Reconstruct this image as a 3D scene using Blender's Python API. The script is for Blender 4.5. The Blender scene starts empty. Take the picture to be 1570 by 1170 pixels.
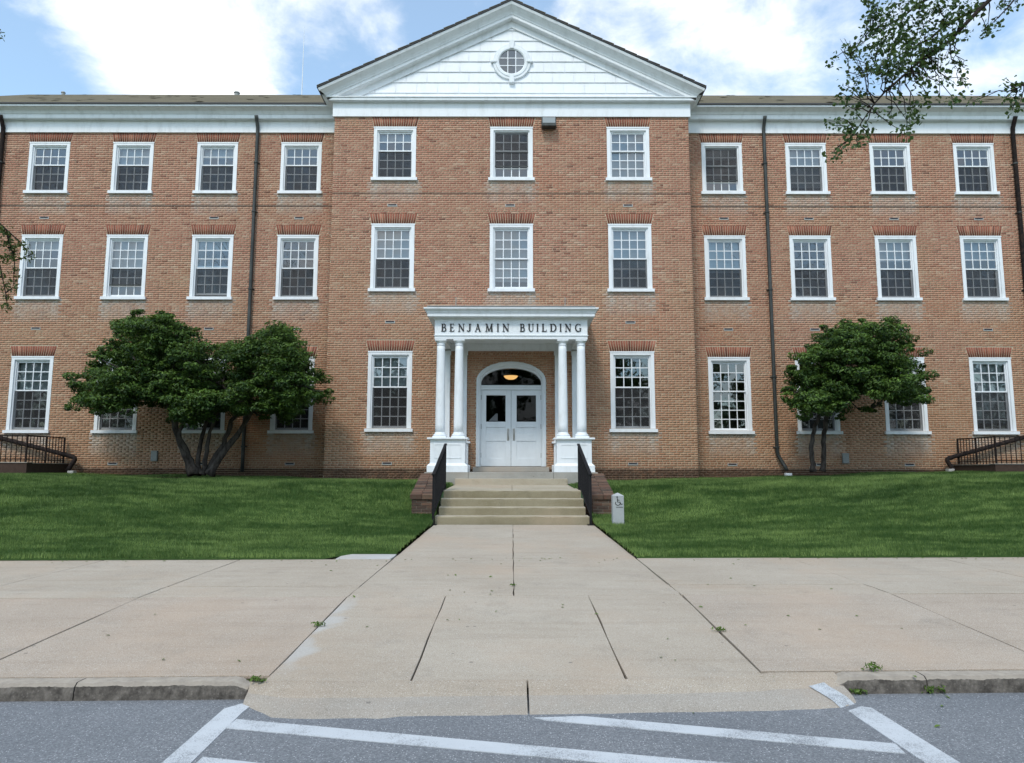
import bpy, math, random
import numpy as np
from mathutils import Vector, Matrix

random.seed(7)
RNG = np.random.default_rng(11)
R = math.radians
scene = bpy.context.scene
COL = scene.collection

# ------------------------------------------------------------------ camera
EYE = 1.55
PITCH = R(6.88)
FPX, CX, CY = 1110.0, 785.0, 585.0
cam_data = bpy.data.cameras.new('camera')
cam_data.sensor_width = 36.0
cam_data.lens = FPX / 1570.0 * 36.0
cam_data.clip_start = 0.05
cam_data.clip_end = 3000.0
cam = bpy.data.objects.new('camera', cam_data)
COL.objects.link(cam)
cam.location = (0, 0, EYE)
cam.rotation_euler = (R(90) + PITCH, R(-0.08), 0)
scene.camera = cam

def ray(px, py):
    u, v = (px - CX) / FPX, (CY - py) / FPX
    return Vector((u, math.cos(PITCH) - v * math.sin(PITCH), math.sin(PITCH) + v * math.cos(PITCH)))

def at(px, py, y):
    """point of the place at distance y along the street normal, measured from the photograph"""
    r = ray(px, py)
    t = y / r.y
    return Vector((r.x * t, y, EYE + r.z * t))

# ------------------------------------------------------------------ sky and sun
SUN_ELEV, SUN_AZ = R(52), R(200)          # behind the camera, a little to its left
world = bpy.data.worlds.new('World')
scene.world = world
world.use_nodes = True
wn, wl = world.node_tree.nodes, world.node_tree.links
wn.clear()

def wnode(t, **kw):
    n = wn.new(t)
    for k, v in kw.items():
        setattr(n, k, v)
    return n

def wmath(op, a, b=None, clamp=False):
    n = wn.new('ShaderNodeMath'); n.operation = op; n.use_clamp = clamp
    for i, s in enumerate((a, b)):
        if s is None: continue
        if isinstance(s, (int, float)): n.inputs[i].default_value = s
        else: wl.new(s, n.inputs[i])
    return n.outputs[0]

sky = wnode('ShaderNodeTexSky', sky_type='NISHITA', sun_disc=False)
sky.sun_elevation = SUN_ELEV
sky.sun_rotation = SUN_AZ
sky.air_density = 1.0
sky.dust_density = 0.7
sky.ozone_density = 1.0
tc = wnode('ShaderNodeTexCoord')
smap = wnode('ShaderNodeMapping')
wl.new(tc.outputs['Generated'], smap.inputs['Vector'])
smap.inputs['Scale'].default_value = (1.0, 1.0, 1.7)
smap.inputs['Location'].default_value = (3.1, 1.7, .6)
def wnoise(scale, detail, rough, dist=0.0):
    n = wnode('ShaderNodeTexNoise')
    n.inputs['Scale'].default_value = scale
    n.inputs['Detail'].default_value = detail
    n.inputs['Roughness'].default_value = rough
    n.inputs['Distortion'].default_value = dist
    wl.new(smap.outputs[0], n.inputs['Vector'])
    return n.outputs['Fac']
big = wnoise(3.4, 9.0, 0.55, 0.15)
fine = wnoise(11.0, 9.0, 0.62, 0.3)
cover = wmath('ADD', wmath('MULTIPLY', big, 0.66), wmath('MULTIPLY', fine, 0.34))
# where the heaped clouds and the clear gaps of this day's sky stand
def heap(px, py, rad, amount):
    d = ray(px, py).normalized()
    v = wnode('ShaderNodeVectorMath', operation='DISTANCE')
    wl.new(tc.outputs['Generated'], v.inputs[0])
    v.inputs[1].default_value = d
    m = wnode('ShaderNodeMapRange', interpolation_type='SMOOTHSTEP')
    wl.new(v.outputs['Value'], m.inputs['Value'])
    m.inputs['From Min'].default_value = 0.0
    m.inputs['From Max'].default_value = rad
    m.inputs['To Min'].default_value = amount
    m.inputs['To Max'].default_value = 0.0
    return m.outputs[0]
for h in ((290, 95, .20, .15), (170, -10, .15, .11), (10, 90, .18, -.22), (540, 85, .17, -.18), (620, 40, .10, -.06),
          (535, 12, .11, .14), (600, 70, .05, .10), (980, 120, .18, .07), (1190, 120, .14, .05), (1090, 95, .06, -.05), (1450, 60, .30, -.04)):
    cover = wmath('ADD', cover, heap(*h))
ramp = wnode('ShaderNodeMapRange', interpolation_type='SMOOTHSTEP')
wl.new(cover, ramp.inputs['Value'])
ramp.inputs['From Min'].default_value = 0.42
ramp.inputs['From Max'].default_value = 0.66
ramp.inputs['To Min'].default_value = 0.14
ramp.inputs['To Max'].default_value = 1.0
cmix = wnode('ShaderNodeMix', data_type='RGBA')
wl.new(ramp.outputs[0], cmix.inputs['Factor'])
tint = wnode('ShaderNodeMix', data_type='RGBA', blend_type='MULTIPLY')
tint.inputs['Factor'].default_value = 1.0
wl.new(sky.outputs[0], tint.inputs['A'])
tint.inputs['B'].default_value = (1.42, 1.78, 1.76, 1)
wl.new(tint.outputs['Result'], cmix.inputs['A'])
cmix.inputs['B'].default_value = (8.6, 8.8, 9.0, 1)
bg = wnode('ShaderNodeBackground')
bg.inputs['Strength'].default_value = 0.112
wl.new(cmix.outputs['Result'], bg.inputs['Color'])
wo = wnode('ShaderNodeOutputWorld')
wl.new(bg.outputs[0], wo.inputs['Surface'])

sun_d = bpy.data.lights.new('sun', 'SUN')
sun_d.energy = 1.5
sun_d.angle = R(10)
sun_d.color = (1.0, 0.94, 0.85)
sun = bpy.data.objects.new('sun', sun_d)
COL.objects.link(sun)
# direction to the sun: azimuth measured from +Y towards +X
sdir = Vector((math.sin(SUN_AZ) * math.cos(SUN_ELEV), math.cos(SUN_AZ) * math.cos(SUN_ELEV), math.sin(SUN_ELEV)))
sun.rotation_euler = sdir.to_track_quat('Z', 'Y').to_euler()
sun.location = (0, -10, 40)

vs = scene.view_settings
vs.view_transform = 'Standard'
vs.look = 'None'
vs.gamma = 1.0
vs.exposure = 0.48
vs.use_curve_mapping = False

# ------------------------------------------------------------------ node helpers for materials
class NT:
    def __init__(self, name):
        self.m = bpy.data.materials.new(name)
        self.m.use_nodes = True
        self.n, self.l = self.m.node_tree.nodes, self.m.node_tree.links
        self.n.clear()
        self.out = self.n.new('ShaderNodeOutputMaterial')
    def put(self, sock, v):
        if v is None: return
        if hasattr(v, 'is_output'): self.l.new(v, sock)
        elif isinstance(v, (tuple, list)):
            sock.default_value = tuple(v) + ((1,) if len(v) == 3 and len(sock.default_value) == 4 else ())
        else: sock.default_value = v
    def node(self, t, ins=None, **kw):
        n = self.n.new(t)
        for k, v in kw.items(): setattr(n, k, v)
        for k, v in (ins or {}).items(): self.put(n.inputs[k], v)
        return n
    def coord(self, which='Object'):
        return self.node('ShaderNodeTexCoord').outputs[which]
    def pos(self):
        return self.node('ShaderNodeNewGeometry').outputs['Position']
    def noise(self, scale, detail=4, rough=.55, vec=None, dist=0):
        n = self.node('ShaderNodeTexNoise', {'Scale': scale, 'Detail': detail, 'Roughness': rough, 'Distortion': dist})
        self.l.new(vec if vec is not None else self.pos(), n.inputs['Vector'])
        return n.outputs['Fac']
    def scaled(self, vec, s):
        n = self.node('ShaderNodeMapping')
        self.l.new(vec, n.inputs['Vector'])
        n.inputs['Scale'].default_value = s
        return n.outputs[0]
    def voro(self, scale, vec=None, feature='F1', out='Distance'):
        n = self.node('ShaderNodeTexVoronoi', {'Scale': scale}, feature=feature)
        self.l.new(vec if vec is not None else self.pos(), n.inputs['Vector'])
        return n.outputs[out]
    def rng(self, v, a, b, c, d, smooth=False):
        n = self.node('ShaderNodeMapRange', {'Value': v, 'From Min': a, 'From Max': b, 'To Min': c, 'To Max': d})
        if smooth: n.interpolation_type = 'SMOOTHSTEP'
        return n.outputs[0]
    def math(self, op, a, b=None):
        n = self.node('ShaderNodeMath', operation=op)
        self.put(n.inputs[0], a)
        self.put(n.inputs[1], b)
        return n.outputs[0]
    def mix(self, fac, a, b, blend='MIX'):
        n = self.node('ShaderNodeMix', data_type='RGBA', blend_type=blend)
        self.put(n.inputs['Factor'], fac)
        self.put(n.inputs['A'], a)
        self.put(n.inputs['B'], b)
        return n.outputs['Result']
    def ramp(self, fac, stops):
        n = self.node('ShaderNodeValToRGB')
        e = n.color_ramp.elements
        while len(e) < len(stops): e.new(0.5)
        for i, (p, c) in enumerate(stops):
            e[i].position = p
            e[i].color = tuple(c) + (1,)
        self.put(n.inputs[0], fac)
        return n.outputs[0]
    def attr(self, name):
        return self.node('ShaderNodeAttribute', attribute_name=name)
    def bump(self, h, strength=.3, dist=.01):
        n = self.node('ShaderNodeBump', {'Strength': strength, 'Distance': dist})
        self.l.new(h, n.inputs['Height'])
        return n.outputs[0]
    def principled(self, color, rough=.6, normal=None, metal=0, spec=.5, **kw):
        n = self.node('ShaderNodeBsdfPrincipled')
        self.put(n.inputs['Base Color'], color)
        self.put(n.inputs['Roughness'], rough)
        self.put(n.inputs['Metallic'], metal)
        self.put(n.inputs['Specular IOR Level'], spec)
        if normal is not None: self.l.new(normal, n.inputs['Normal'])
        for k, v in kw.items(): self.put(n.inputs[k], v)
        self.l.new(n.outputs[0], self.out.inputs['Surface'])
        return self.m

def hexlin(r, g, b):
    f = lambda c: (c / 255 / 12.92) if c / 255 <= .04045 else ((c / 255 + .055) / 1.055) ** 2.4
    return (f(r), f(g), f(b))

M = {}
def build_materials():
    # --- facing brick: 'tone' per brick, 'wash' = lime bloom below sills, 'darkening' = dark wall foot, inner corners, joint course, brick beside the portico
    t = NT('brick')
    a = t.attr('tone').outputs['Fac']
    base = t.ramp(a, [(0.0, (.23, .115, .082)), (.10, (.37, .185, .128)), (.35, (.42, .22, .150)), (.6, (.45, .25, .172)),
                      (.85, (.47, .285, .195)), (1.0, (.52, .36, .26))])
    # brick hue shifts with height and noise: ochre low, pinker above
    zz = t.node('ShaderNodeSeparateXYZ'); t.l.new(t.pos(), zz.inputs[0])
    height_hue = t.math('ADD', t.rng(zz.outputs[2], 2.0, 9.0, 0.0, 1.0), t.rng(t.noise(.5, 4), .3, .7, -.35, .35))
    base = t.mix(t.rng(height_hue, 0, 1, .9, 0), base, t.mix(.45, base, (.42, .23, .10)))
    base = t.mix(t.rng(height_hue, .5, 1.2, 0, .5), base, t.mix(1.0, base, (1.0, .86, .88), 'MULTIPLY'))
    g = t.noise(60, 3, .6)
    base = t.mix(t.rng(g, .3, .7, .0, .35), base, t.mix(1.0, base, (.62, .58, .55), 'MULTIPLY'))
    strk = t.noise(2.0, 6, .65, t.scaled(t.pos(), (1.6, 1.6, .16)))
    base = t.mix(t.rng(strk, .54, .72, 0, .42), base, t.mix(1.0, base, (.60, .56, .54), 'MULTIPLY'))
    ptch = t.noise(.42, 5, .6)
    base = t.mix(t.rng(ptch, .52, .66, 0, .35), base, t.mix(1.0, base, (1.12, .90, .82), 'MULTIPLY'))
    w = t.attr('wash').outputs['Fac']
    wf = t.math('MULTIPLY', w, t.rng(t.noise(7, 5, .65), .3, .62, .15, 1.0))
    base = t.mix(wf, base, (.47, .43, .385))
    s = t.attr('darkening').outputs['Fac']
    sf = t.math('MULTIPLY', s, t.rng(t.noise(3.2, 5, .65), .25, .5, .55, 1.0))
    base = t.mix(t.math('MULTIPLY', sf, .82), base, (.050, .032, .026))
    M['brick'] = t.principled(base, .9, t.bump(t.noise(90, 4), .35, .006), spec=.2)

    t = NT('arch_brick')
    a = t.attr('tone').outputs['Fac']
    base = t.ramp(a, [(0, (.13, .047, .034)), (.3, (.21, .074, .050)), (.8, (.29, .108, .070)), (1, (.40, .18, .12))])
    base = t.mix(t.rng(t.noise(60, 3), .35, .7, 0, .3), base, t.mix(1.0, base, (.6, .55, .5), 'MULTIPLY'))
    M['arch_brick'] = t.principled(base, .88, t.bump(t.noise(90, 4), .3, .005), spec=.2)

    t = NT('cheek_brick')
    info = t.node('ShaderNodeObjectInfo').outputs['Random']
    base = t.ramp(info, [(0, (.045, .030, .027)), (.35, (.095, .050, .038)), (.75, (.155, .078, .054)), (1, (.20, .12, .085))])
    base = t.mix(t.rng(t.noise(14, 5, .65), .35, .65, 0, .7), base, (.10, .085, .065))
    M['cheek_brick'] = t.principled(base, .92, t.bump(t.noise(70, 4), .5, .006), spec=.2)

    t = NT('dark_foot')
    M['dark_foot'] = t.principled(t.mix(t.noise(9, 5, .7), (.035, .024, .02), (.10, .065, .05)), .95, spec=.15)
    t = NT('mortar')
    base = t.mix(t.noise(1.2, 5), (.42, .325, .23), (.53, .43, .32))
    M['mortar'] = t.principled(base, .95, t.bump(t.noise(120, 3), .4, .004), spec=.1)
    t = NT('dark_mortar')
    M['dark_mortar'] = t.principled(t.mix(t.noise(9, 4), (.13, .11, .09), (.26, .23, .19)), .95, spec=.1)

    # --- painted woodwork
    def paint(name, col, dirt, amt, rough=.5):
        t = NT(name)
        p = t.scaled(t.pos(), (1, 1, .35))
        n1 = t.noise(5, 6, .65, p)
        n2 = t.noise(45, 4, .6)
        c = t.mix(t.rng(n1, .48, .78, 0, amt), col, dirt)
        c = t.mix(t.rng(n2, .66, .8, 0, amt * 1.2), c, dirt)
        M[name] = t.principled(c, rough, t.bump(n2, .12, .004), spec=.35)
    paint('white_paint', (.77, .80, .83), (.44, .45, .43), .42)
    paint('window_paint', (.78, .80, .825), (.45, .45, .43), .35)
    paint('cornice_paint', (.78, .80, .82), (.40, .41, .40), .42)
    paint('siding_paint', (.79, .81, .84), (.52, .53, .53), .35)
    paint('door_paint', (.66, .70, .73), (.42, .44, .45), .25, .4)
    paint('muntin_paint', (.80, .82, .84), (.42, .43, .43), .2)

    # --- glass: a clear sheet that mirrors a share of the sky
    def glass(name, tint, refl):
        t = NT(name)
        lw = t.node('ShaderNodeLayerWeight', {'Blend': .35}).outputs['Fresnel']
        f = t.rng(lw, 0, 1, refl, 1.0) if refl > .05 else t.rng(lw, 0, 1, refl * .5, .25)
        tr = t.node('ShaderNodeBsdfTransparent', {'Color': tint})
        gl = t.node('ShaderNodeBsdfGlossy', {'Color': (.95, .97, 1), 'Roughness': .015})
        nz = t.bump(t.noise(2.2, 2, .4), .05, .03)
        t.l.new(nz, gl.inputs['Normal'])
        mx = t.node('ShaderNodeMixShader')
        t.l.new(f, mx.inputs[0]); t.l.new(tr.outputs[0], mx.inputs[1]); t.l.new(gl.outputs[0], mx.inputs[2])
        t.l.new(mx.outputs[0], t.out.inputs['Surface'])
        M[name] = t.m
    glass('glass', (.80, .85, .88), .10)
    glass('door_glass', (.45, .45, .45), .012)

    t = NT('insect_screen')
    tr = t.node('ShaderNodeBsdfTransparent', {'Color': (1, 1, 1)})
    df = t.node('ShaderNodeBsdfDiffuse', {'Color': (.055, .053, .056)})
    mx = t.node('ShaderNodeMixShader')
    t.put(mx.inputs[0], t.rng(t.noise(1.3, 3), .3, .7, .26, .36))
    t.l.new(tr.outputs[0], mx.inputs[1]); t.l.new(df.outputs[0], mx.inputs[2])
    t.l.new(mx.outputs[0], t.out.inputs['Surface'])
    M['screen'] = t.m

    t = NT('blind')
    st = t.node('ShaderNodeTexWave', {'Scale': 6.5, 'Distortion': .3}, wave_type='BANDS', bands_direction='Z')
    t.l.new(t.pos(), st.inputs['Vector'])
    M['blind'] = t.principled(t.mix(t.rng(st.outputs['Fac'], .2, .8, 0, .5), (.46, .475, .47), (.35, .365, .365)), .8, spec=.2)
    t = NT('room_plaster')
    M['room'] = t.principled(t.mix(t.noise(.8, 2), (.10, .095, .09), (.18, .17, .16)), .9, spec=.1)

    # --- roof
    t = NT('roof_shingle')
    v = t.scaled(t.pos(), (1.0, .6, 1.0))
    n = t.noise(2.2, 6, .7, t.scaled(t.pos(), (.35, 1.5, 1.5)))
    c = t.ramp(t.rng(n, .3, .7, 0, 1), [(0, (.075, .064, .042)), (.45, (.145, .125, .080)), (1, (.21, .185, .12))])
    c = t.mix(t.rng(t.noise(14, 4, .7), .4, .7, 0, .6), c, (.06, .05, .04))
    M['roof'] = t.principled(c, .92, t.bump(t.noise(9, 5), .7, .03), spec=.15)
    t = NT('drip_edge')
    M['drip'] = t.principled((.035, .035, .038), .6)

    # --- metals
    t = NT('bronze_pipe')
    n = t.noise(3, 5, .6, t.scaled(t.pos(), (2, 2, .6)))
    M['pipe'] = t.principled(t.mix(t.rng(n, .35, .7, 0, 1), (.022, .026, .025), (.065, .068, .064)), .5, metal=.2)
    t = NT('black_iron')
    M['iron'] = t.principled(t.mix(t.rng(t.noise(20, 4), .5, .75, 0, .5), (.010, .010, .012), (.028, .025, .025)), .65, spec=.2)
    t = NT('brown_iron')
    M['brown_iron'] = t.principled(t.mix(t.rng(t.noise(12, 4), .45, .75, 0, .8), (.014, .011, .011), (.05, .03, .022)), .8, spec=.15)
    t = NT('steel')
    M['steel'] = t.principled((.42, .41, .39), .38, metal=.8)
    t = NT('grey_metal')
    M['grey_metal'] = t.principled(t.mix(t.noise(20, 3), (.22, .23, .22), (.33, .34, .33)), .6, metal=.2)
    t = NT('vent_metal')
    M['vent'] = t.principled((.40, .39, .37), .6, metal=.3)
    t = NT('vent_slot')
    M['slot'] = t.principled((.02, .022, .03), .8)

    # --- concrete and street
    def concrete(name, c0, c1, speck=.5, tintvar=.12, stain=(.20, .185, .16)):
        t = NT(name)
        rnd = t.node('ShaderNodeObjectInfo').outputs['Random']
        n = t.noise(.9, 6, .65)
        c = t.mix(t.rng(n, .3, .7, 0, 1), c0, c1)
        c = t.mix(t.rng(rnd, 0, 1, 0, tintvar * 2), c, t.mix(1.0, c, (.98, .86, .78), 'MULTIPLY'))
        # mottled dirt, run along the slope
        d = t.noise(2.6, 7, .7)
        c = t.mix(t.rng(d, .55, .75, 0, .38), c, stain)
        # aggregate
        sp = t.noise(170, 2, .7)
        c = t.mix(t.rng(sp, .53, .64, 0, speck), c, t.mix(1.0, c, (.55, .52, .50), 'MULTIPLY'))
        sp2 = t.noise(120, 2, .7, t.scaled(t.pos(), (1, 1, 1.7)))
        c = t.mix(t.rng(sp2, .57, .67, 0, speck * .7), c, (.62, .60, .56))
        bands = t.noise(3.0, 6, .7, t.scaled(t.pos(), (.22, 2.2, 1)))
        c = t.mix(t.rng(bands, .5, .72, 0, .42), c, t.mix(1.0, c, (.72, .68, .64), 'MULTIPLY'))
        rust = t.noise(.55, 5, .6)
        c = t.mix(t.rng(rust, .50, .68, 0, .38), c, (.44, .325, .235))
        if name == 'concrete':
            # lime bloom along the left joint of the walk
            sx = t.node('ShaderNodeSeparateXYZ'); t.l.new(t.pos(), sx.inputs[0])
            dx = t.math('ADD', sx.outputs[0], t.rng(t.noise(2.2, 4), .3, .7, -.16, .16))
            mk = t.math('MULTIPLY', t.rng(dx, -1.54, -1.42, 1, 0), t.rng(sx.outputs[0], -1.60, -1.575, 0, 1))
            mk = t.math('MULTIPLY', mk, t.math('MULTIPLY', t.rng(sx.outputs[1], 4.9, 5.3, 0, 1), t.rng(sx.outputs[1], 6.7, 7.2, 1, 0)))
            c = t.mix(t.math('MULTIPLY', mk, .45), c, (.47, .49, .50))
        # few dark spots (gum)
        g = t.voro(3.1)
        c = t.mix(t.rng(g, .035, .055, .55, 0), c, (.10, .09, .085))
        M[name] = t.principled(c, .9, t.bump(t.math('ADD', t.noise(140, 3, .7), t.math('MULTIPLY', d, .6)), .28, .006), spec=.25)
    concrete('concrete', (.375, .325, .262), (.445, .395, .328), .9)
    concrete('concrete_worn', (.365, .312, .255), (.445, .388, .325), 1.0, .16)
    concrete('concrete_apron', (.345, .295, .238), (.425, .37, .30), .9, .05)
    concrete('concrete_gutter', (.31, .28, .24), (.37, .34, .30), .8, .05)
    concrete('concrete_pale', (.43, .43, .42), (.50, .50, .49), .3, .0)
    concrete('step_concrete', (.36, .318, .24), (.44, .398, .315), .45, .1, (.17, .14, .085))
    concrete('stained_shaded_riser', (.215, .185, .115), (.31, .275, .19), .4, .05, (.13, .11, .07))  # darker olive copy for the risers: real staining plus painted shade
    concrete('grey_stone', (.30, .29, .265), (.38, .37, .34), .3, .05)
    t = NT('joint_dirt')
    M['joint'] = t.principled(t.mix(t.noise(6, 4), (.055, .045, .035), (.12, .10, .08)), 1, spec=.1)
    t = NT('kerb_concrete')
    n = t.noise(14, 6, .7)
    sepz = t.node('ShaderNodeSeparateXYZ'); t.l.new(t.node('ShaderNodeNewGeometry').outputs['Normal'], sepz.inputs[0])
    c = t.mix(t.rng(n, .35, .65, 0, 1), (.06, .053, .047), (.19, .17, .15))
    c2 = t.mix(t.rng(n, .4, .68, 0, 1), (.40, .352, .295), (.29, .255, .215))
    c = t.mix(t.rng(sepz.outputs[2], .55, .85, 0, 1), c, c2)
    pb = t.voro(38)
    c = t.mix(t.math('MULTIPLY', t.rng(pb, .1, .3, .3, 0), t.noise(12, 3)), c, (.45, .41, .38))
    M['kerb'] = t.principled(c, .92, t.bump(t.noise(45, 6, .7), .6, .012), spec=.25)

    t = NT('asphalt')
    n = t.noise(.7, 6, .65)
    c = t.mix(t.rng(n, .3, .7, 0, 1), (.20, .213, .23), (.275, .288, .305))
    s1 = t.noise(95, 3, .8)
    c = t.mix(t.rng(s1, .44, .60, .75, 0), c, (.10, .11, .125))
    v = t.voro(78)
    vc = t.voro(78, out='Color')
    sc = t.node('ShaderNodeSeparateColor'); t.l.new(vc, sc.inputs[0])
    pick = t.math('MULTIPLY', t.rng(v, .18, .32, 1, 0), t.rng(sc.outputs[0], .72, .78, 0, 1))
    c = t.mix(t.math('MULTIPLY', pick, .9), c, (.58, .59, .61))
    M['asphalt'] = t.principled(c, .85, t.bump(t.math('ADD', s1, t.noise(60, 3)), .6, .01), spec=.3)

    t = NT('road_paint')
    wear = t.math('ADD', t.noise(150, 3, .7), t.math('MULTIPLY', t.noise(3.5, 5, .65), .9))
    c = t.mix(t.noise(5, 5, .6), (.46, .49, .52), (.55, .58, .61))
    c = t.mix(t.rng(wear, .97, 1.13, 0, .85), c, (.19, .20, .215))
    M['road_paint'] = t.principled(c, .75, t.bump(t.noise(110, 3), .4, .006), spec=.3)

    # --- planting
    def leafmat(name, lo, hi, trans=.35, rough=.45):
        t = NT(name)
        a = t.attr('tone').outputs['Fac']
        c = t.mix(a, lo, hi)
        p = t.node('ShaderNodeBsdfPrincipled')
        t.put(p.inputs['Base Color'], c); p.inputs['Roughness'].default_value = rough
        p.inputs['Specular IOR Level'].default_value = .28
        tl = t.node('ShaderNodeBsdfTranslucent')
        t.put(tl.inputs['Color'], t.mix(.5, c, (.16, .22, .03)))
        mx = t.node('ShaderNodeMixShader', {0: trans})
        t.l.new(p.outputs[0], mx.inputs[1]); t.l.new(tl.outputs[0], mx.inputs[2])
        t.l.new(mx.outputs[0], t.out.inputs['Surface'])
        M[name] = t.m
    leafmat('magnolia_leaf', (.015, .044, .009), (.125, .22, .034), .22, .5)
    leafmat('maple_leaf', (.022, .055, .022), (.10, .17, .055), .28, .5)
    leafmat('locust_leaf', (.028, .055, .014), (.10, .14, .035), .25, .55)
    leafmat('grass_blade', (.028, .076, .014), (.235, .34, .10), .28, .6)
    leafmat('weed_leaf', (.06, .12, .02), (.14, .22, .05), .25, .6)
    t = NT('lawn_soil')
    M['soil'] = t.principled(t.mix(t.noise(5, 5), (.03, .06, .016), (.055, .10, .026)), 1, spec=.05)
    t = NT('bare_soil')
    M['mulch'] = t.principled(t.mix(t.noise(9, 6), (.030, .022, .015), (.075, .055, .036)), 1, t.bump(t.noise(40, 4), 1, .02), spec=.05)
    t = NT('bark')
    n = t.noise(9, 6, .65, t.scaled(t.pos(), (1.5, 1.5, .5)))
    M['bark'] = t.principled(t.mix(t.rng(n, .35, .65, 0, 1), (.028, .023, .02), (.10, .085, .075)), .95, t.bump(n, .8, .02), spec=.1)
    t = NT('dark_bark')
    M['dark_bark'] = t.principled(t.mix(t.noise(12, 5), (.016, .013, .011), (.045, .036, .03)), .95, spec=.1)

    t = NT('granite_post')
    c = t.mix(t.noise(6, 5), (.34, .36, .37), (.44, .46, .47))
    c = t.mix(t.rng(t.noise(160, 2), .55, .68, 0, .5), c, (.22, .23, .24))
    M['granite'] = t.principled(c, .8, spec=.3)
    t = NT('black_ink')
    M['ink'] = t.principled((.012, .012, .014), .5)
    t = NT('flat_white')
    M['flat_white'] = t.principled((.78, .80, .83), .8)
    t = NT('lamp_glow')
    e = t.node('ShaderNodeEmission', {'Color': (1.0, .58, .20), 'Strength': 1.5})
    t.l.new(e.outputs[0], t.out.inputs['Surface'])
    M['lamp'] = t.m
    t = NT('brass')
    M['brass'] = t.principled((.20, .12, .05), .4, metal=.8)
    t = NT('clear_lens')
    M['lens'] = t.principled((.30, .32, .33), .15)
build_materials()

# ------------------------------------------------------------------ mesh helpers
class MB:
    """collects faces for one mesh"""
    def __init__(self):
        self.v, self.f = [], []
    def add(self, vs, fs):
        o = len(self.v)
        self.v += [tuple(p) for p in vs]
        self.f += [tuple(i + o for i in f) for f in fs]
        return self
    def box(self, x0, x1, y0, y1, z0, z1):
        return self.add([(x0, y0, z0), (x1, y0, z0), (x1, y1, z0), (x0, y1, z0), (x0, y0, z1), (x1, y0, z1), (x1, y1, z1), (x0, y1, z1)],
                        [(0, 3, 2, 1), (4, 5, 6, 7), (0, 1, 5, 4), (1, 2, 6, 5), (2, 3, 7, 6), (3, 0, 4, 7)])
    def prism_y(self, poly, y0, y1):
        """polygon (x,z), counter-clockwise seen from -Y, extruded from y0 (front) to y1"""
        n = len(poly)
        vs = [(x, y0, z) for x, z in poly] + [(x, y1, z) for x, z in poly]
        fs = [tuple(range(n)), tuple(range(2 * n - 1, n - 1, -1))]
        fs += [(i, i + n, (i + 1) % n + n, (i + 1) % n) for i in range(n)]
        return self.add(vs, fs)
    def sweep(self, rings, closed_ring=True, cap=True):
        n = len(rings[0])
        vs = [p for r in rings for p in r]
        fs = []
        for k in range(len(rings) - 1):
            for i in range(n if closed_ring else n - 1):
                j = (i + 1) % n
                fs.append((k * n + i, k * n + j, (k + 1) * n + j, (k + 1) * n + i))
        if cap and closed_ring:
            fs.append(tuple(range(n - 1, -1, -1)))
            fs.append(tuple((len(rings) - 1) * n + i for i in range(n)))
        return self.add(vs, fs)
    def tube(self, pts, rad, seg=8):
        pts = [Vector(p) for p in pts]
        if isinstance(rad, (int, float)): rad = [rad] * len(pts)
        rings = []
        up = None
        for i, p in enumerate(pts):
            d = (pts[min(i + 1, len(pts) - 1)] - pts[max(i - 1, 0)]).normalized()
            if up is None:
                up = d.orthogonal().normalized()
            up = (up - d * up.dot(d))
            up = up.normalized() if up.length > 1e-5 else d.orthogonal().normalized()
            s = d.cross(up)
            rings.append([p + (up * math.cos(a) + s * math.sin(a)) * rad[i] for a in (2 * math.pi * k / seg for k in range(seg))])
        return self.sweep(rings)
    def lathe(self, cx, cy, prof, seg=24):
        rings = [[(cx + r * math.cos(2 * math.pi * k / seg), cy + r * math.sin(2 * math.pi * k / seg), z) for k in range(seg)] for r, z in prof]
        return self.sweep(rings)
    def bar(self, a, b, w, h):
        """rectangular bar from a to b, w sideways, h in the upward sense"""
        a, b = Vector(a), Vector(b)
        d = (b - a).normalized()
        s = d.cross(Vector((0, 0, 1)))
        s = s.normalized() if s.length > 1e-4 else Vector((1, 0, 0))
        u = s.cross(d)
        ring = lambda p: [p + s * (w / 2) * i + u * (h / 2) * j for i, j in ((-1, -1), (1, -1), (1, 1), (-1, 1))]
        return self.sweep([ring(a), ring(b)])
    def mesh(self, name):
        m = bpy.data.meshes.new(name)
        m.from_pydata(self.v, [], self.f)
        m.update()
        return m

def fix_normals(me):
    import bmesh
    bm = bmesh.new(); bm.from_mesh(me)
    bmesh.ops.recalc_face_normals(bm, faces=bm.faces)
    bm.to_mesh(me); bm.free()

WORLD_LOC = {}
def link(name, data, mat=None, parent=None, loc=None, smooth=False, bevel=0.0):
    """one object; mesh given in world coordinates unless loc is set"""
    if isinstance(data, MB): 
        data = data.mesh(name)
        fix_normals(data)
    o = bpy.data.objects.new(name, data)
    COL.objects.link(o)
    if mat is not None and data is not None and len(data.materials) == 0:
        data.materials.append(M[mat])
    if smooth and data is not None:
        data.polygons.foreach_set('use_smooth', [True] * len(data.polygons))
    L = Vector(loc) if loc is not None else Vector((0, 0, 0))
    o.location = L
    if parent is not None:
        o.parent = parent
        o.matrix_parent_inverse = Matrix.Translation(-WORLD_LOC.get(parent.name, Vector((0, 0, 0))))
    WORLD_LOC[o.name] = L.copy()
    if bevel:
        b = o.modifiers.new('bevel', 'BEVEL'); b.width = bevel; b.segments = 2; b.limit_method = 'ANGLE'; b.angle_limit = R(50)
    return o

def thing(name, label, cat, loc, group=None):
    o = link(name, None, loc=loc)
    o.empty_display_size = .2
    return tag(o, label, cat, group)
def tag(o, label, cat, group=None, kind=None):
    if label: o['label'] = label
    if cat: o['category'] = cat
    if group: o['group'] = group
    if kind: o['kind'] = kind
    return o
def structure(o):
    o['kind'] = 'structure'
    return o

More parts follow.
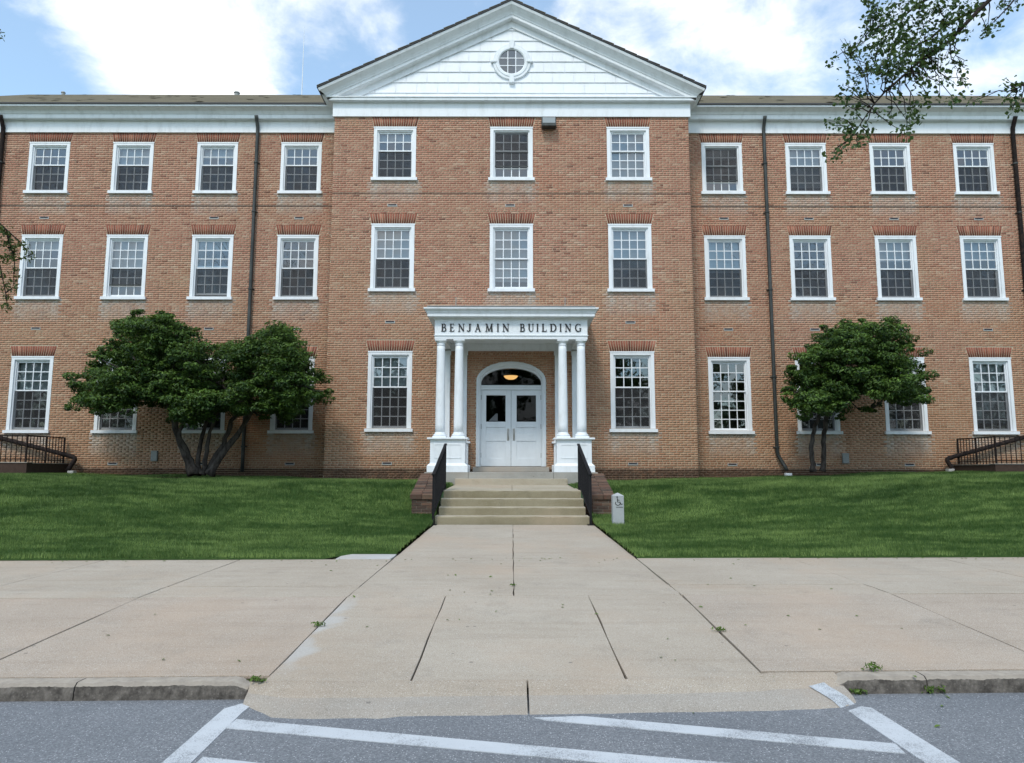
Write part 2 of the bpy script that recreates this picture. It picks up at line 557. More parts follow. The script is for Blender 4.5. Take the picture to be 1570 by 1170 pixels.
def fast_mesh(name, V, F, tone=None, extra=None):
    """V (n,3), F (m,k) arrays; tone and extra are per-vertex float attributes"""
    me = bpy.data.meshes.new(name)
    V = np.ascontiguousarray(V, dtype=np.float32); F = np.ascontiguousarray(F, dtype=np.int32)
    n, k = F.shape
    me.vertices.add(len(V)); me.vertices.foreach_set('co', V.ravel())
    me.loops.add(n * k); me.loops.foreach_set('vertex_index', F.ravel())
    me.polygons.add(n)
    me.polygons.foreach_set('loop_start', np.arange(0, n * k, k, dtype=np.int32))
    me.polygons.foreach_set('loop_total', np.full(n, k, dtype=np.int32))
    for nm, arr in ([('tone', tone)] if tone is not None else []) + list((extra or {}).items()):
        at_ = me.attributes.new(nm, 'FLOAT', 'POINT')
        at_.data.foreach_set('value', np.ascontiguousarray(arr, dtype=np.float32))
    me.update(calc_edges=True)
    return me

# ------------------------------------------------------------------ levels of the ground
def kerb_y(x): return 4.84 + .033 * x
def pave_z(x, y):
    k = kerb_y(x)
    if y < k: return .10
    if y < 7.28: return .20 + .128 * (y - k) / (7.28 - k)
    return .328 + .0122 * (y - 7.28)
def lawn_front(x): return 9.87 + .035 * x
def sstep(a, b, v):
    t = min(1, max(0, (v - a) / (b - a)))
    return t * t * (3 - 2 * t)
def lawn_z(x, y):
    low = pave_z(0, min(y, 15)) + .035 + .012 * max(0, y - 10) * .5
    top = 1.195 + .13 * sstep(4, 14, abs(x)) + (.08 * sstep(4, 12, x)) + .006 * (y - 19)
    t0 = 14.6 - 3.2 * sstep(2, 9, abs(x))
    t = sstep(t0, 18.3, y)
    w = .02 * math.sin(x * .9 + y * .7) + .015 * math.sin(x * 2.1 - y * .4)
    return low * (1 - t) + top * t + w * sstep(0, 1.5, abs(x) - 1.8) * sstep(0, 1.5, y - lawn_front(x))

# ------------------------------------------------------------------ ground, street, pavement
g = MB(); g.add([(-900, -900, 0), (900, -900, 0), (900, 1500, 0), (-900, 1500, 0)], [(0, 1, 2, 3)])
structure(link('ground', g, 'soil'))
s = MB(); xs = [-80, -14, -7, -3.5, 0, 3.5, 7, 14, 80]
s.add([(x, -14, .10) for x in xs] + [(x, kerb_y(x) + .06, .10) for x in xs], [(i, i + 1, i + 10, i + 9) for i in range(8)])
street = structure(link('street', s, 'asphalt'))

# painted hatching of the no-parking bay
def paint_strip(pts):
    m = MB()
    n = len(pts)
    m.add([(x, y, .104) for x, y in pts] + [(x, y, .0995) for x, y in pts],
          [tuple(range(n))] + [(i, (i + 1) % n, (i + 1) % n + n, i + n) for i in range(n)])
    o = link('road_marking', m, 'road_paint')
    o['kind'] = 'structure'
    return o
paint_strip([(-1.745, 4.60), (-1.72, 3.2), (-1.57, 3.2), (-1.61, 4.52), (-1.60, 4.73), (-1.68, 4.69)])
paint_strip([(-1.60, 4.415), (-1.605, 4.27), (.78, 3.72), (1.5, 3.555), (1.5, 3.70), (.86, 3.84)])
paint_strip([(.13, 4.447), (.20, 4.405), (2.02, 3.915), (2.04, 4.05), (.42, 4.475)])
paint_strip([(2.03, 4.575), (2.075, 3.2), (2.25, 3.2), (2.20, 4.63), (2.15, 4.66)])
paint_strip([(-1.56, 3.86), (-1.56, 3.71), (.6, 3.2), (1.1, 3.2)])

walk = MB()
for x0, x1 in ((-16, -8), (-8, -1.6), (-1.6, 1.66), (1.66, 8), (8, 16)):
    for y0, y1 in ((None, 7.28), (7.28, 10.6)):
        a0 = y0 if y0 else kerb_y(x0) + .13; a1 = y0 if y0 else kerb_y(x1) + .13
        q = [(x0, a0), (x1, a1), (x1, y1), (x0, y1)]
        walk.add([(x, y, pave_z(x, y) - .022) for x, y in q], [(0, 1, 2, 3)])
walk.add([(x, y, pave_z(x, y) - .022) for x, y in ((-1.6, 10.6), (1.66, 10.6), (1.66, 15.0), (-1.6, 15.0))], [(0, 1, 2, 3)])
sidewalk = structure(link('sidewalk', walk, 'joint'))

slab_n = 0
def slab(x0, x1, ya, yb, mat='concrete', gap=.007):
    """one cast slab between two lines ya(x), yb(x)"""
    global slab_n
    slab_n += 1
    fa = ya if callable(ya) else (lambda x: ya)
    fb = yb if callable(yb) else (lambda x: yb)
    x0 += gap; x1 -= gap
    nx, ny = 6, 5
    dz = random.uniform(-.003, .003)
    rnd = random.Random(slab_n)
    top = []
    for j in range(ny + 1):
        for i in range(nx + 1):
            x = x0 + (x1 - x0) * i / nx
            a, b = fa(x) + gap, fb(x) - gap
            y = a + (b - a) * j / ny
            edge = i in (0, nx) or j in (0, ny)
            jx = rnd.uniform(-.007, .005) * (1 if i else -1) if i in (0, nx) else 0
            jy = rnd.uniform(-.004, .004) if j in (0, ny) else 0
            top.append((x + jx, y + jy, pave_z(x, y) + dz - (.002 if edge else 0)))
    n = len(top)
    W_ = nx + 1
    fs = [(j * W_ + i, j * W_ + i + 1, (j + 1) * W_ + i + 1, (j + 1) * W_ + i) for j in range(ny) for i in range(nx)]
    rim = [i for i in range(W_)] + [j * W_ + nx for j in range(1, ny + 1)] + [ny * W_ + i for i in range(nx - 1, -1, -1)] + [j * W_ for j in range(ny - 1, 0, -1)]
    low = [(top[i][0], top[i][1], top[i][2] - .05) for i in rim]
    fs += [(rim[k], n + k, n + (k + 1) % len(rim), rim[(k + 1) % len(rim)]) for k in range(len(rim))]
    m = MB(); m.add(top + low, fs)
    return link('paving_slab', m, mat, sidewalk, bevel=.004)

LA = lambda x: 7.26 + .030 * x
LB = lambda x: 7.83 + .030 * x
LC = lambda x: lawn_front(x) + .02
KS = lambda x: kerb_y(x) + .15
xsL = [-1.585, -3.58, -5.34, -7.2, -9.1, -11.0, -13]
xsR = [1.665, 3.76, 5.80, 7.75, 9.7, 11.7, 13.6]
for a, b in zip(xsL, xsL[1:]):
    slab(b, a, KS, LA, 'concrete_worn'); slab(b, a, LA, LB, 'concrete', .004); slab(b, a, LB, LC, 'concrete')
for a, b in zip(xsR, xsR[1:]):
    slab(a, b, KS, LA, 'concrete_worn'); slab(a, b, LA, LB, 'concrete', .004); slab(a, b, LB, LC, 'concrete')
# the walk to the door
for a, b in ((-1.585, -.645), (-.645, .745), (.745, 1.665)):
    slab(a, b, lambda x: kerb_y(x) + .02 + .05 * sstep(.9, 1.6, x), LA, 'concrete', .0045)
for a, b in ((-1.585, .02), (.02, 1.665)):
    slab(a, b, LA, LB, 'concrete', .004)
    slab(a, b, LB, lambda x: 9.95 + .02 * x, 'concrete', .004)
    slab(a, b, lambda x: 9.95 + .02 * x, 12.5, 'concrete', .003)
    slab(a, b, 12.5, 14.97, 'concrete', .003)
slab(-2.35, -1.60, lambda x: LC(x) + .005, lambda x: 10.33, 'concrete_pale')

# dropped kerb apron: falls from the walk to the street
def apron_back(x): return kerb_y(x) + .02 + .05 * sstep(.9, 1.6, x) + .075 * sstep(1.6, 1.72, x)
def apron_z(t): return .10 + .014 + .035 * sstep(0, .62, t) + .052 * sstep(.55, 1, t)
def apron(x0, x1, front):
    nx, ny = 14, 5
    vs = []
    rnd = random.Random(int(x0 * 100))
    for j in range(ny + 1):
        t = j / ny
        for i in range(nx + 1):
            x = x0 + (x1 - x0) * i / nx
            yb = apron_back(x) - .004
            yf = front(x) + (rnd.uniform(-.012, .012) if j == 0 else 0)
            y = yf + (yb - yf) * t
            vs.append((x, y, apron_z(t) - (.03 if j == 0 else 0)))
    W_ = nx + 1
    fs = [(j * W_ + i, j * W_ + i + 1, (j + 1) * W_ + i + 1, (j + 1) * W_ + i) for j in range(ny) for i in range(nx)]
    m = MB(); m.add(vs, fs)
    o = link('kerb_apron', m, 'concrete_apron', smooth=True)
    o.data.materials.append(M['concrete_gutter'])
    for q, pl in enumerate(o.data.polygons):
        if q < 3 * nx: pl.material_index = 1
    return structure(o)
def apron_front(x):
    if x < -1.4: return 4.41 + (-1.4 - x) * 1.0
    if x < -.75: return 4.40
    if x > 1.85: return 4.566 + .10 * (x - 1.85) + (x - 1.85) ** 2 * 1.2
    return 4.44 + .0514 * (x + .6)
def apron_mark():
    vs, fs = [], []
    for i in range(7):
        f = i / 6
        for w_ in (0, 1):
            x = 1.92 + .10 * f + w_ * .12
            y = (4.88 + w_ * .05) * (1 - f) + (apron_front(x) + .008) * f
            t = max(0, min(1, (y - apron_front(x)) / (apron_back(x) - apron_front(x))))
            za = apron_z(t) if t > .2 else (apron_z(0) - .03) * (1 - t / .2) + apron_z(.2) * t / .2
            vs.append((x, y, za + .005))
    fs = [(2 * i, 2 * i + 1, 2 * i + 3, 2 * i + 2) for i in range(6)]
    m = MB(); m.add(vs, fs)
    o = link('road_marking', m, 'road_paint'); o['kind'] = 'structure'
apron_mark()
apron(-1.66, .095, apron_front)
apron(.107, 2.16, apron_front)

def kerb(xs, drop_at=None):
    rnd = random.Random(int(xs[0] * 31))
    n = int((xs[1] - xs[0]) / .012)
    prof = [(0.0, 0.0), (.005, .05), (.012, .085), (.035, .103), (.09, .105), (.142, .104)]
    rings = []
    for i in range(n + 1):
        x = xs[0] + (xs[1] - xs[0]) * i / n
        ring = []
        for k, (dy, dz) in enumerate(prof):
            j = (rnd.gauss(0, .0012) + .004 * math.sin(x * 9 + k) * math.sin(x * 23.0)) if k in (1, 2, 3) else 0
            ring.append((x, kerb_y(x) + dy + (j if k < 4 else 0), .098 + dz * (1 if not drop_at else sstep(0, 1, abs(x - drop_at) / .12) * .35 + .65) + (j * .8 if k in (2, 3) else 0)))
        rings.append(ring)
    m = MB(); m.sweep(rings, closed_ring=False)
    for end in (0, -1):
        m.add(rings[end] + [(rings[end][-1][0], rings[end][-1][1], .09)], [tuple(range(len(prof) + 1))])
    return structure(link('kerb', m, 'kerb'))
edges = [-13, -10, -7, -4, -2.75, -1.67]
for a, b in zip(edges, edges[1:]): kerb((a, b - .008), drop_at=-1.67 if b == -1.67 else None)
edges = [2.10, 2.72, 5.3, 8, 11, 14]
for a, b in zip(edges, edges[1:]): kerb((a, b - .008), drop_at=2.10 if a == 2.10 else None)

# ------------------------------------------------------------------ lawn
def lawn_patch(x0, x1, skip=None):
    nx, ny = int(abs(x1 - x0) / .3), 46
    vs = []
    for j in range(ny + 1):
        for i in range(nx + 1):
            x = x0 + (x1 - x0) * i / nx
            yf = lawn_front(x)
            if -2.35 < x < -1.5: yf = 10.34
            y = yf + (23.2 - yf) * (j / ny)
            z = lawn_z(x, y) - (.035 if j == 0 else 0)
            vs.append((x, y, z))
    W_ = nx + 1
    fs = [(j * W_ + i, j * W_ + i + 1, (j + 1) * W_ + i + 1, (j + 1) * W_ + i) for j in range(ny) for i in range(nx)]
    m = MB(); m.add(vs, fs)
    return structure(link('lawn', m, 'soil', smooth=True))
lawn_patch(-21, -1.61)
lawn_patch(1.68, 21)
# strip of turf beside the upper landing
for x0, x1 in ((-2.12, -1.45), (1.45, 2.14)):
    m = MB()
    m.add([(x0, 17.0, 1.10), (x1, 17.0, 1.06), (x1, 19.4, 1.13), (x0, 19.4, 1.16), ], [(0, 1, 2, 3)])
    structure(link('lawn_strip', m, 'soil'))

def vnoise(x, y, seed):
    rg = np.random.default_rng(seed)
    G = rg.random((256, 256))
    xi, yi = np.floor(x).astype(int), np.floor(y).astype(int)
    fx, fy = x - xi, y - yi
    fx, fy = fx * fx * (3 - 2 * fx), fy * fy * (3 - 2 * fy)
    g_ = lambda a, b: G[a % 256, b % 256]
    return (g_(xi, yi) * (1 - fx) + g_(xi + 1, yi) * fx) * (1 - fy) + (g_(xi, yi + 1) * (1 - fx) + g_(xi + 1, yi + 1) * fx) * fy
def grass(name, n_per_m2, x_lo, x_hi, y_lo, y_hi, label, seed, hmin=.035, hmax=.075):
    rg = np.random.default_rng(seed)
    area = (x_hi - x_lo) * (y_hi - y_lo)
    n = int(area * n_per_m2)
    x = rg.uniform(x_lo, x_hi, n); y = rg.uniform(y_lo, y_hi, n)
    half = y * .74 + .8
    front = 9.87 + .035 * x - .03 + np.abs(rg.normal(0, .03, n)) * -1 + .02
    front = np.where((x > -2.37) & (x < -1.5), 10.32 + rg.normal(0, .02, n), front)
    keep = (np.abs(x) < half) & (y > front)
    # keep off walk, walls, building
    keep &= ~((np.abs(x - .03) < 1.62 + rg.normal(0, .02, n)) & (y < 15.6))
    keep &= ~((np.abs(x) < 2.17) & (np.abs(x) > 1.5) & (y > 15.5) & (y < 17.4))
    keep &= ~((np.abs(x) < 1.52) & (y > 15))
    keep &= ~((np.abs(x) < 2.4) & (y > 19.0))
    keep &= ~((np.abs(x + .03) < 5.6) & (y > 21.38))
    keep &= ~(y > 22.4)
    keep &= ~((x + 8.7) ** 2 / 4.6 + (y - 20.5) ** 2 / .75 < rg.uniform(.6, 1.2, n))
    keep &= ~((x - 8.5) ** 2 / 2.6 + (y - 20.6) ** 2 / .6 < rg.uniform(.6, 1.2, n))
    x, y = x[keep], y[keep]
    n = len(x)
    z = np.array([lawn_z(a, b) if not (abs(a) < 2.2 and b > 17.3) else 1.10 + .02 * (b - 17) for a, b in zip(x, y)])
    # patchiness and mowing lines
    p = (np.sin(x * 1.3 + np.sin(y * 1.1) * 1.5) * np.sin(y * 1.7 + np.sin(x * .8) * 1.2)) * .5 + .5
    p2 = np.sin(x * 3.7 + y * 2.3 + np.sin(x * 1.9) * 2) * .5 + .5
    stripes = (np.sin(y * 7.5 + .35 * np.sin(x * .9) + .06 * x) > .0).astype(float)
    h = rg.uniform(hmin, hmax, n) * (.75 + .4 * p) * np.clip(.6 + .06 * (y - 9), .8, 1.15)
    edge = np.clip((y - (9.87 + .035 * x)) / .25, 0, 1)
    h *= 1.25 - .25 * edge
    yaw = rg.uniform(0, 2 * np.pi, n)
    w = rg.uniform(.006, .0115, n) * np.clip(y / 13, .8, 1.5)
    lean = rg.uniform(.1, .8, n)
    la = rg.normal(0, 1.2, n) + np.where(stripes > 0, 0, np.pi)
    bx, by = np.cos(yaw) * w / 2, np.sin(yaw) * w / 2
    V = np.empty((n, 3, 3))
    V[:, 0] = np.stack([x - bx, y - by, z - .01], 1)
    V[:, 1] = np.stack([x + bx, y + by, z - .01], 1)
    V[:, 2] = np.stack([x + np.cos(la) * lean * h, y + np.sin(la) * lean * h, z + h], 1)
    F = np.arange(n * 3).reshape(n, 3)
    ya = y + .25 * np.sin(x * .35)
    n1 = vnoise(x * .8, ya * 1.6, seed)                 # broad patches
    n2 = vnoise(x * 1.7 + 9, ya * 5.0, seed + 50)       # mower streaks
    n3 = vnoise(x * 4.5, ya * 9.0, seed + 90)
    n4 = vnoise(x * 14, ya * 16, seed + 70)             # tufts
    tone = .40 * n1 + .42 * n2 + .34 * n3 + .30 * n4
    tone = np.clip((tone - .73) * 1.9 + .36 + rg.normal(0, .20, n), 0, 1)
    me = fast_mesh(name, V.reshape(-1, 3), F, np.repeat(tone, 3))
    o = link(name, me, 'grass_blade')
    o['kind'] = 'stuff'
    o['label'] = label; o['category'] = 'grass'
    return o
grass('grass', 1900, -16, -1.4, 9.6, 22.4, 'short mown green grass of the lawn left of the walk', 3)
grass('grass', 1900, 1.4, 16, 9.6, 22.4, 'short mown green grass of the lawn right of the walk', 4)

# ------------------------------------------------------------------ the brick building
AX = -.03                      # axis of the front
BY, WY = 21.5, 22.6            # face of the projecting bay, face of the wings
BH = 5.53                      # half width of the bay
WEND = 20.6
bld = thing('brick_building', 'three storey brick building with white pediment, cornice and sash windows', 'building', (AX, BY, 1.2))

ROWS = {'top': (10.50, 12.14, 2, 3), 'mid': (6.99, 9.01, 3, 3), 'low': (2.74, 5.05, 3, 4)}   # sill top, head, rows of panes above / below
CW = 1.32                      # width over the casing
cols_w = [6.865, 9.61, 12.36, 15.10, 17.86]
cols_b = [-3.63, 0.0, 3.63]
windows = []                   # (x, wall y, row, key)
for r in ROWS:
    for i, c in enumerate(cols_b):
        if r == 'low' and i == 1: continue
        windows.append((AX + c, BY, r, 'B%d' % (i + 1)))
    for i, c in enumerate(cols_w):
        windows.append((AX - c, WY, r, 'L%d' % (5 - i - 1)))
        windows.append((AX + c, WY, r, 'R%d' % (i + 1)))
DOOR = (AX - 1.035, AX + 1.035, 1.3, 4.16)     # rectangular part of the door opening; an arch above it
ARCH_H = .34
def holes_for(wy):
    h = []
    for x, y, r, k in windows:
        if y == wy: h.append((x - CW / 2, x + CW / 2, ROWS[r][0], ROWS[r][1]))
    return h

GRADE = 1.0
TOPZ = 12.62
BR_L, BR_J, COURSE = .203, .010, .0677
soldier_z = 1.56

def mortar_face(mb, x0, x1, wy, holes, extra):
    """front of the wall with openings and their reveals"""
    hs = holes + extra
    xs = sorted({x0, x1} | {v for h in hs for v in h[:2] if x0 < v < x1})
    zs = sorted({GRADE, TOPZ} | {v for h in hs for v in h[2:] if GRADE < v < TOPZ})
    for i in range(len(xs) - 1):
        for j in range(len(zs) - 1):
            mx, mz = (xs[i] + xs[i + 1]) / 2, (zs[j] + zs[j + 1]) / 2
            if any(h[0] < mx < h[1] and h[2] < mz < h[3] for h in hs): continue
            mb.add([(xs[i], wy, zs[j]), (xs[i + 1], wy, zs[j]), (xs[i + 1], wy, zs[j + 1]), (xs[i], wy, zs[j + 1])], [(0, 1, 2, 3)])
    for a, b, c, d in hs:
        e = wy + .32
        mb.add([(a, wy, c), (a, e, c), (a, e, d), (a, wy, d)], [(0, 1, 2, 3)])
        mb.add([(b, wy, c), (b, wy, d), (b, e, d), (b, e, c)], [(0, 1, 2, 3)])
        mb.add([(a, wy, d), (a, e, d), (b, e, d), (b, wy, d)], [(0, 1, 2, 3)])
        mb.add([(a, wy, c), (b, wy, c), (b, e, c), (a, e, c)], [(0, 1, 2, 3)])

ELL_A, ELL_B = 1.035, .585     # door arch, half width and rise
wall_mb = MB()
mortar_face(wall_mb, AX - BH, AX + BH, BY + .006, holes_for(BY), [(DOOR[0], DOOR[1], DOOR[2], 4.75)])
mortar_face(wall_mb, AX - WEND, AX - BH + .02, WY + .006, [h for h in holes_for(WY) if h[0] < 0], [])
mortar_face(wall_mb, AX + BH - .02, AX + WEND, WY + .006, [h for h in holes_for(WY) if h[0] > 0], [])
for sgn in (-1, 1):
    x = AX + sgn * (BH - .004)
    wall_mb.add([(x, BY + .006, GRADE), (x, WY + .01, GRADE), (x, WY + .01, TOPZ), (x, BY + .006, TOPZ)], [(0, 1, 2, 3)])
    xe = AX + sgn * WEND
    wall_mb.add([(xe, WY, GRADE), (xe, 37, GRADE), (xe, 37, 13.2), (xe, WY, 13.2)], [(0, 1, 2, 3)])
wall_mb.add([(AX - WEND, 37, GRADE), (AX + WEND, 37, GRADE), (AX + WEND, 37, 13.2), (AX - WEND, 37, 13.2)], [(0, 1, 2, 3)])
# arch infill of mortar above the door (brick shows between the arch and the square head)
N = 28
arc = [(AX + ELL_A * math.cos(math.pi * k / N), 4.16 + ELL_B * math.sin(math.pi * k / N)) for k in range(N + 1)]
for k in range(N):
    (xa, za), (xb, zb) = arc[k], arc[k + 1]
    wall_mb.add([(xa, BY + .006, za), (xa, BY + .006, 4.751), (xb, BY + .006, 4.751), (xb, BY + .006, zb)], [(0, 1, 2, 3)])
wall = link('wall', wall_mb.mesh('wall'), 'mortar', bld)

# bricks -----------------------------------------------------------
bricks = []     # x0,x1,z0,z1,y_front,tone,wash,darkening
brnd = random.Random(5)
def blocked(wy, zm):
    b = []
    for x, y, r, k in windows:
        if y != wy: continue
        s0, hd = ROWS[r][0], ROWS[r][1]
        if s0 - .10 < zm < hd: b.append((x - CW / 2 - (.05 if zm < s0 else 0), x + CW / 2 + (.05 if zm < s0 else 0)))
        elif hd <= zm < hd + ARCH_H:
            f = (zm - hd) / ARCH_H
            w = .665 + .075 * f
            b.append((x - w, x + w))
    if wy == BY:
        if zm < DOOR[3]: b.append((DOOR[0], DOOR[1]))
        elif zm < 4.16 + ELL_B:
            w = ELL_A * math.sqrt(max(0, 1 - ((zm - 4.16) / ELL_B) ** 2))
            b.append((AX - w, AX + w))
    return sorted(b)
def wash_at(wy, x, z):
    w = 0
    for wx, y, r, k in windows:
        if y != wy: continue
        d = ROWS[r][0] - .1 - z
        if 0 < d < .75:
            side = abs(x - wx)
            if side < .76:
                w = max(w, 1.15 * (1 - d / .75) ** .6 * (.62 + .38 * sstep(.3, .62, side)) * (1 if side < .7 else .5))
    return w
def lay(x0, x1, wy):
    n = int((12.5 - 1.02) / COURSE)
    for c in range(n):
        z0 = 1.02 + c * COURSE
        z1 = z0 + COURSE - BR_J
        zm = (z0 + z1) / 2
        table = zm < soldier_z
        header = (c % 6 == 4)
        L = (.0975 if header else BR_L) + BR_J
        off = (0 if c % 2 else L / 2) + (.03 if header else 0)
        yf = wy - (.022 if table else 0) 
        bl = blocked(wy, zm)
        x = x0 - off
        stop = 9.93 < zm < 10.0 
        while x < x1:
            segs = [(max(x, x0), min(x + L - BR_J, x1))]
            for a, b in bl:
                out = []
                for p, q in segs:
                    if q <= a or p >= b: out.append((p, q)); continue
                    if p < a: out.append((p, a - .004))
                    if q > b: out.append((b + .004, q))
                segs = out
            for p, q in segs:
                if q - p < .03: continue
                tone = min(1, max(0, brnd.gauss(.52, .20)))
                u = brnd.random()
                if u < .035: tone = brnd.uniform(0, .12)
                elif u < .07: tone = brnd.uniform(.88, 1)
                xm = (p + q) / 2
                wash = wash_at(wy, xm, zm)
                darkening = 1.0 if table else max(0, .45 - (zm - soldier_z) * .9) * .8
                if wy == WY and abs(abs(xm - AX) - 5.68) < .16: darkening = max(darkening, .5)
                if abs(zm - 9.97) < .03: darkening = max(darkening, .5)
                if wy == BY and 2.0 < abs(xm - AX) < 2.6 and 1.5 < zm < 5.2: darkening = max(darkening, .35 * (1 - (abs(xm - AX) - 2.0) / .6))
                bricks.append((p, q, z0, z1, yf + brnd.gauss(0, .0012), tone, wash, darkening))
            x += L
lay(AX - BH, AX + BH, BY)
lay(AX - WEND, AX - BH, WY)
lay(AX + BH, AX + WEND, WY)

def brick_arrays(bl):
    a = np.array(bl)
    n = len(a)
    x0, x1, z0, z1, y = (a[:, i] for i in range(5))
    back = y + .045
    ch = .0025
    V = np.empty((n, 8, 3))
    for i, (xx, zz) in enumerate(((x0 + ch, z0 + ch), (x1 - ch, z0 + ch), (x1 - ch, z1 - ch), (x0 + ch, z1 - ch))):
        V[:, i] = np.stack([xx, y, zz], 1)
    for i, (xx, zz) in enumerate(((x0, z0), (x1, z0), (x1, z1), (x0, z1))):
        V[:, 4 + i] = np.stack([xx, back, zz], 1)
    f = np.array([(0, 1, 2, 3), (4, 5, 1, 0), (5, 6, 2, 1), (6, 7, 3, 2), (7, 4, 0, 3)])
    F = (np.arange(n)[:, None, None] * 8 + f[None]).reshape(-1, 4)
    return V.reshape(-1, 3), F, np.repeat(a[:, 5], 8), {'wash': np.repeat(a[:, 6], 8), 'darkening': np.repeat(a[:, 7], 8)}
# the ones that show largest stand by the door; each of those is a piece of its own
def key(b):
    xm, zm = (b[0] + b[1]) / 2, (b[2] + b[3]) / 2
    full = (b[1] - b[0]) > .19
    vis = (1.05 < abs(xm - AX) < 1.2 and zm > 1.7) or (2.25 < abs(xm - AX) < 2.95 and 1.62 < zm)
    return (0 if (vis and full and b[4] < 22) else 1, abs(zm - 2.6))
order = sorted(range(len(bricks)), key=lambda i: key(bricks[i]))
near = set(order[:296])
V, F, T_, X_ = brick_arrays([b for i, b in enumerate(bricks) if i not in near])
bo = link('brick_courses', fast_mesh('brick_courses', V, F, T_, X_), 'brick', wall)
bo['kind'] = 'stuff'
for i in sorted(near):
    V, F, T_, X_ = brick_arrays([bricks[i]])
    link('brick', fast_mesh('brick', V, F, T_, X_), 'brick', wall)

# flat arches of red rubbed brick ----------------------------------
def flat_arch(x, wy, z):
    r_ = random.Random(int((x + 50) * 1000 + z * 10))
    n = 19
    Vs, Ts = [], []
    back = MB()
    for k in range(n):
        f0, f1 = k / n, (k + 1) / n
        w0, w1 = .66, .735
        g_ = .019
        b0, b1 = -w0 + 2 * w0 * f0 + g_ / 2, -w0 + 2 * w0 * f1 - g_ / 2
        t0, t1 = -w1 + 2 * w1 * f0 + g_ / 2, -w1 + 2 * w1 * f1 - g_ / 2
        y = wy - .003 + r_.gauss(0, .0015)
        Vs += [(x + b0, y, z + .006), (x + b1, y, z + .006), (x + t1, y, z + ARCH_H - .006), (x + t0, y, z + ARCH_H - .006)]
        Vs += [(a, wy + .04, c) for a, _, c in Vs[-4:]]
        Ts += [min(1, max(0, r_.gauss(.5, .22)))] * 8
    f = np.array([(0, 1, 2, 3), (4, 5, 1, 0), (5, 6, 2, 1), (6, 7, 3, 2), (7, 4, 0, 3)])
    F = (np.arange(n)[:, None, None] * 8 + f[None]).reshape(-1, 4)
    o = link('flat_arch', fast_mesh('flat_arch', np.array(Vs), F, np.array(Ts)), 'arch_brick', bld)
    o['kind'] = 'stuff'
for x, y, r, k in windows:
    flat_arch(x, y, ROWS[r][1])

# sash windows ------------------------------------------------------
# share of the height covered by the blind, screen over lower half, lower sash lifted by
STYLE = {
 ('top', 'L1'): (.0, 1, 0), ('top', 'L2'): (.42, 1, 0), ('top', 'L3'): (.20, 1, 0), ('top', 'L4'): (.0, 1, 0),
 ('top', 'B1'): (.18, 1, 0), ('top', 'B2'): (.0, 2, 0), ('top', 'B3'): (1.0, 3, 0),
 ('top', 'R1'): (.22, 2, 0), ('top', 'R2'): (.86, 1, 0), ('top', 'R3'): (.0, 1, 0), ('top', 'R4'): (.0, 1, 0),
 ('mid', 'L1'): (.17, 1, 0), ('mid', 'L2'): (.52, 4, 0), ('mid', 'L3'): (.17, 1, .06), ('mid', 'L4'): (.0, 1, 0),
 ('mid', 'B1'): (.50, 1, 0), ('mid', 'B2'): (.86, 0, 0), ('mid', 'B3'): (.66, 1, 0),
 ('mid', 'R1'): (.54, 1, 0), ('mid', 'R2'): (.0, 1, 0), ('mid', 'R3'): (.34, 1, 0), ('mid', 'R4'): (.32, 1, 0),
 ('low', 'L1'): (.44, 1, 0), ('low', 'L2'): (.0, 1, 0), ('low', 'L3'): (.85, 1, 0), ('low', 'L4'): (.0, 1, 0),
 ('low', 'B1'): (.40, 1, 0), ('low', 'B3'): (.0, 1, 0),
 ('low', 'R1'): (.0, 0, 0), ('low', 'R2'): (.0, 1, 0), ('low', 'R3'): (.0, 1, 0), ('low', 'R4'): (.88, 1, 0),
}
JB = .140                      # casing plus jamb
wmesh = {}
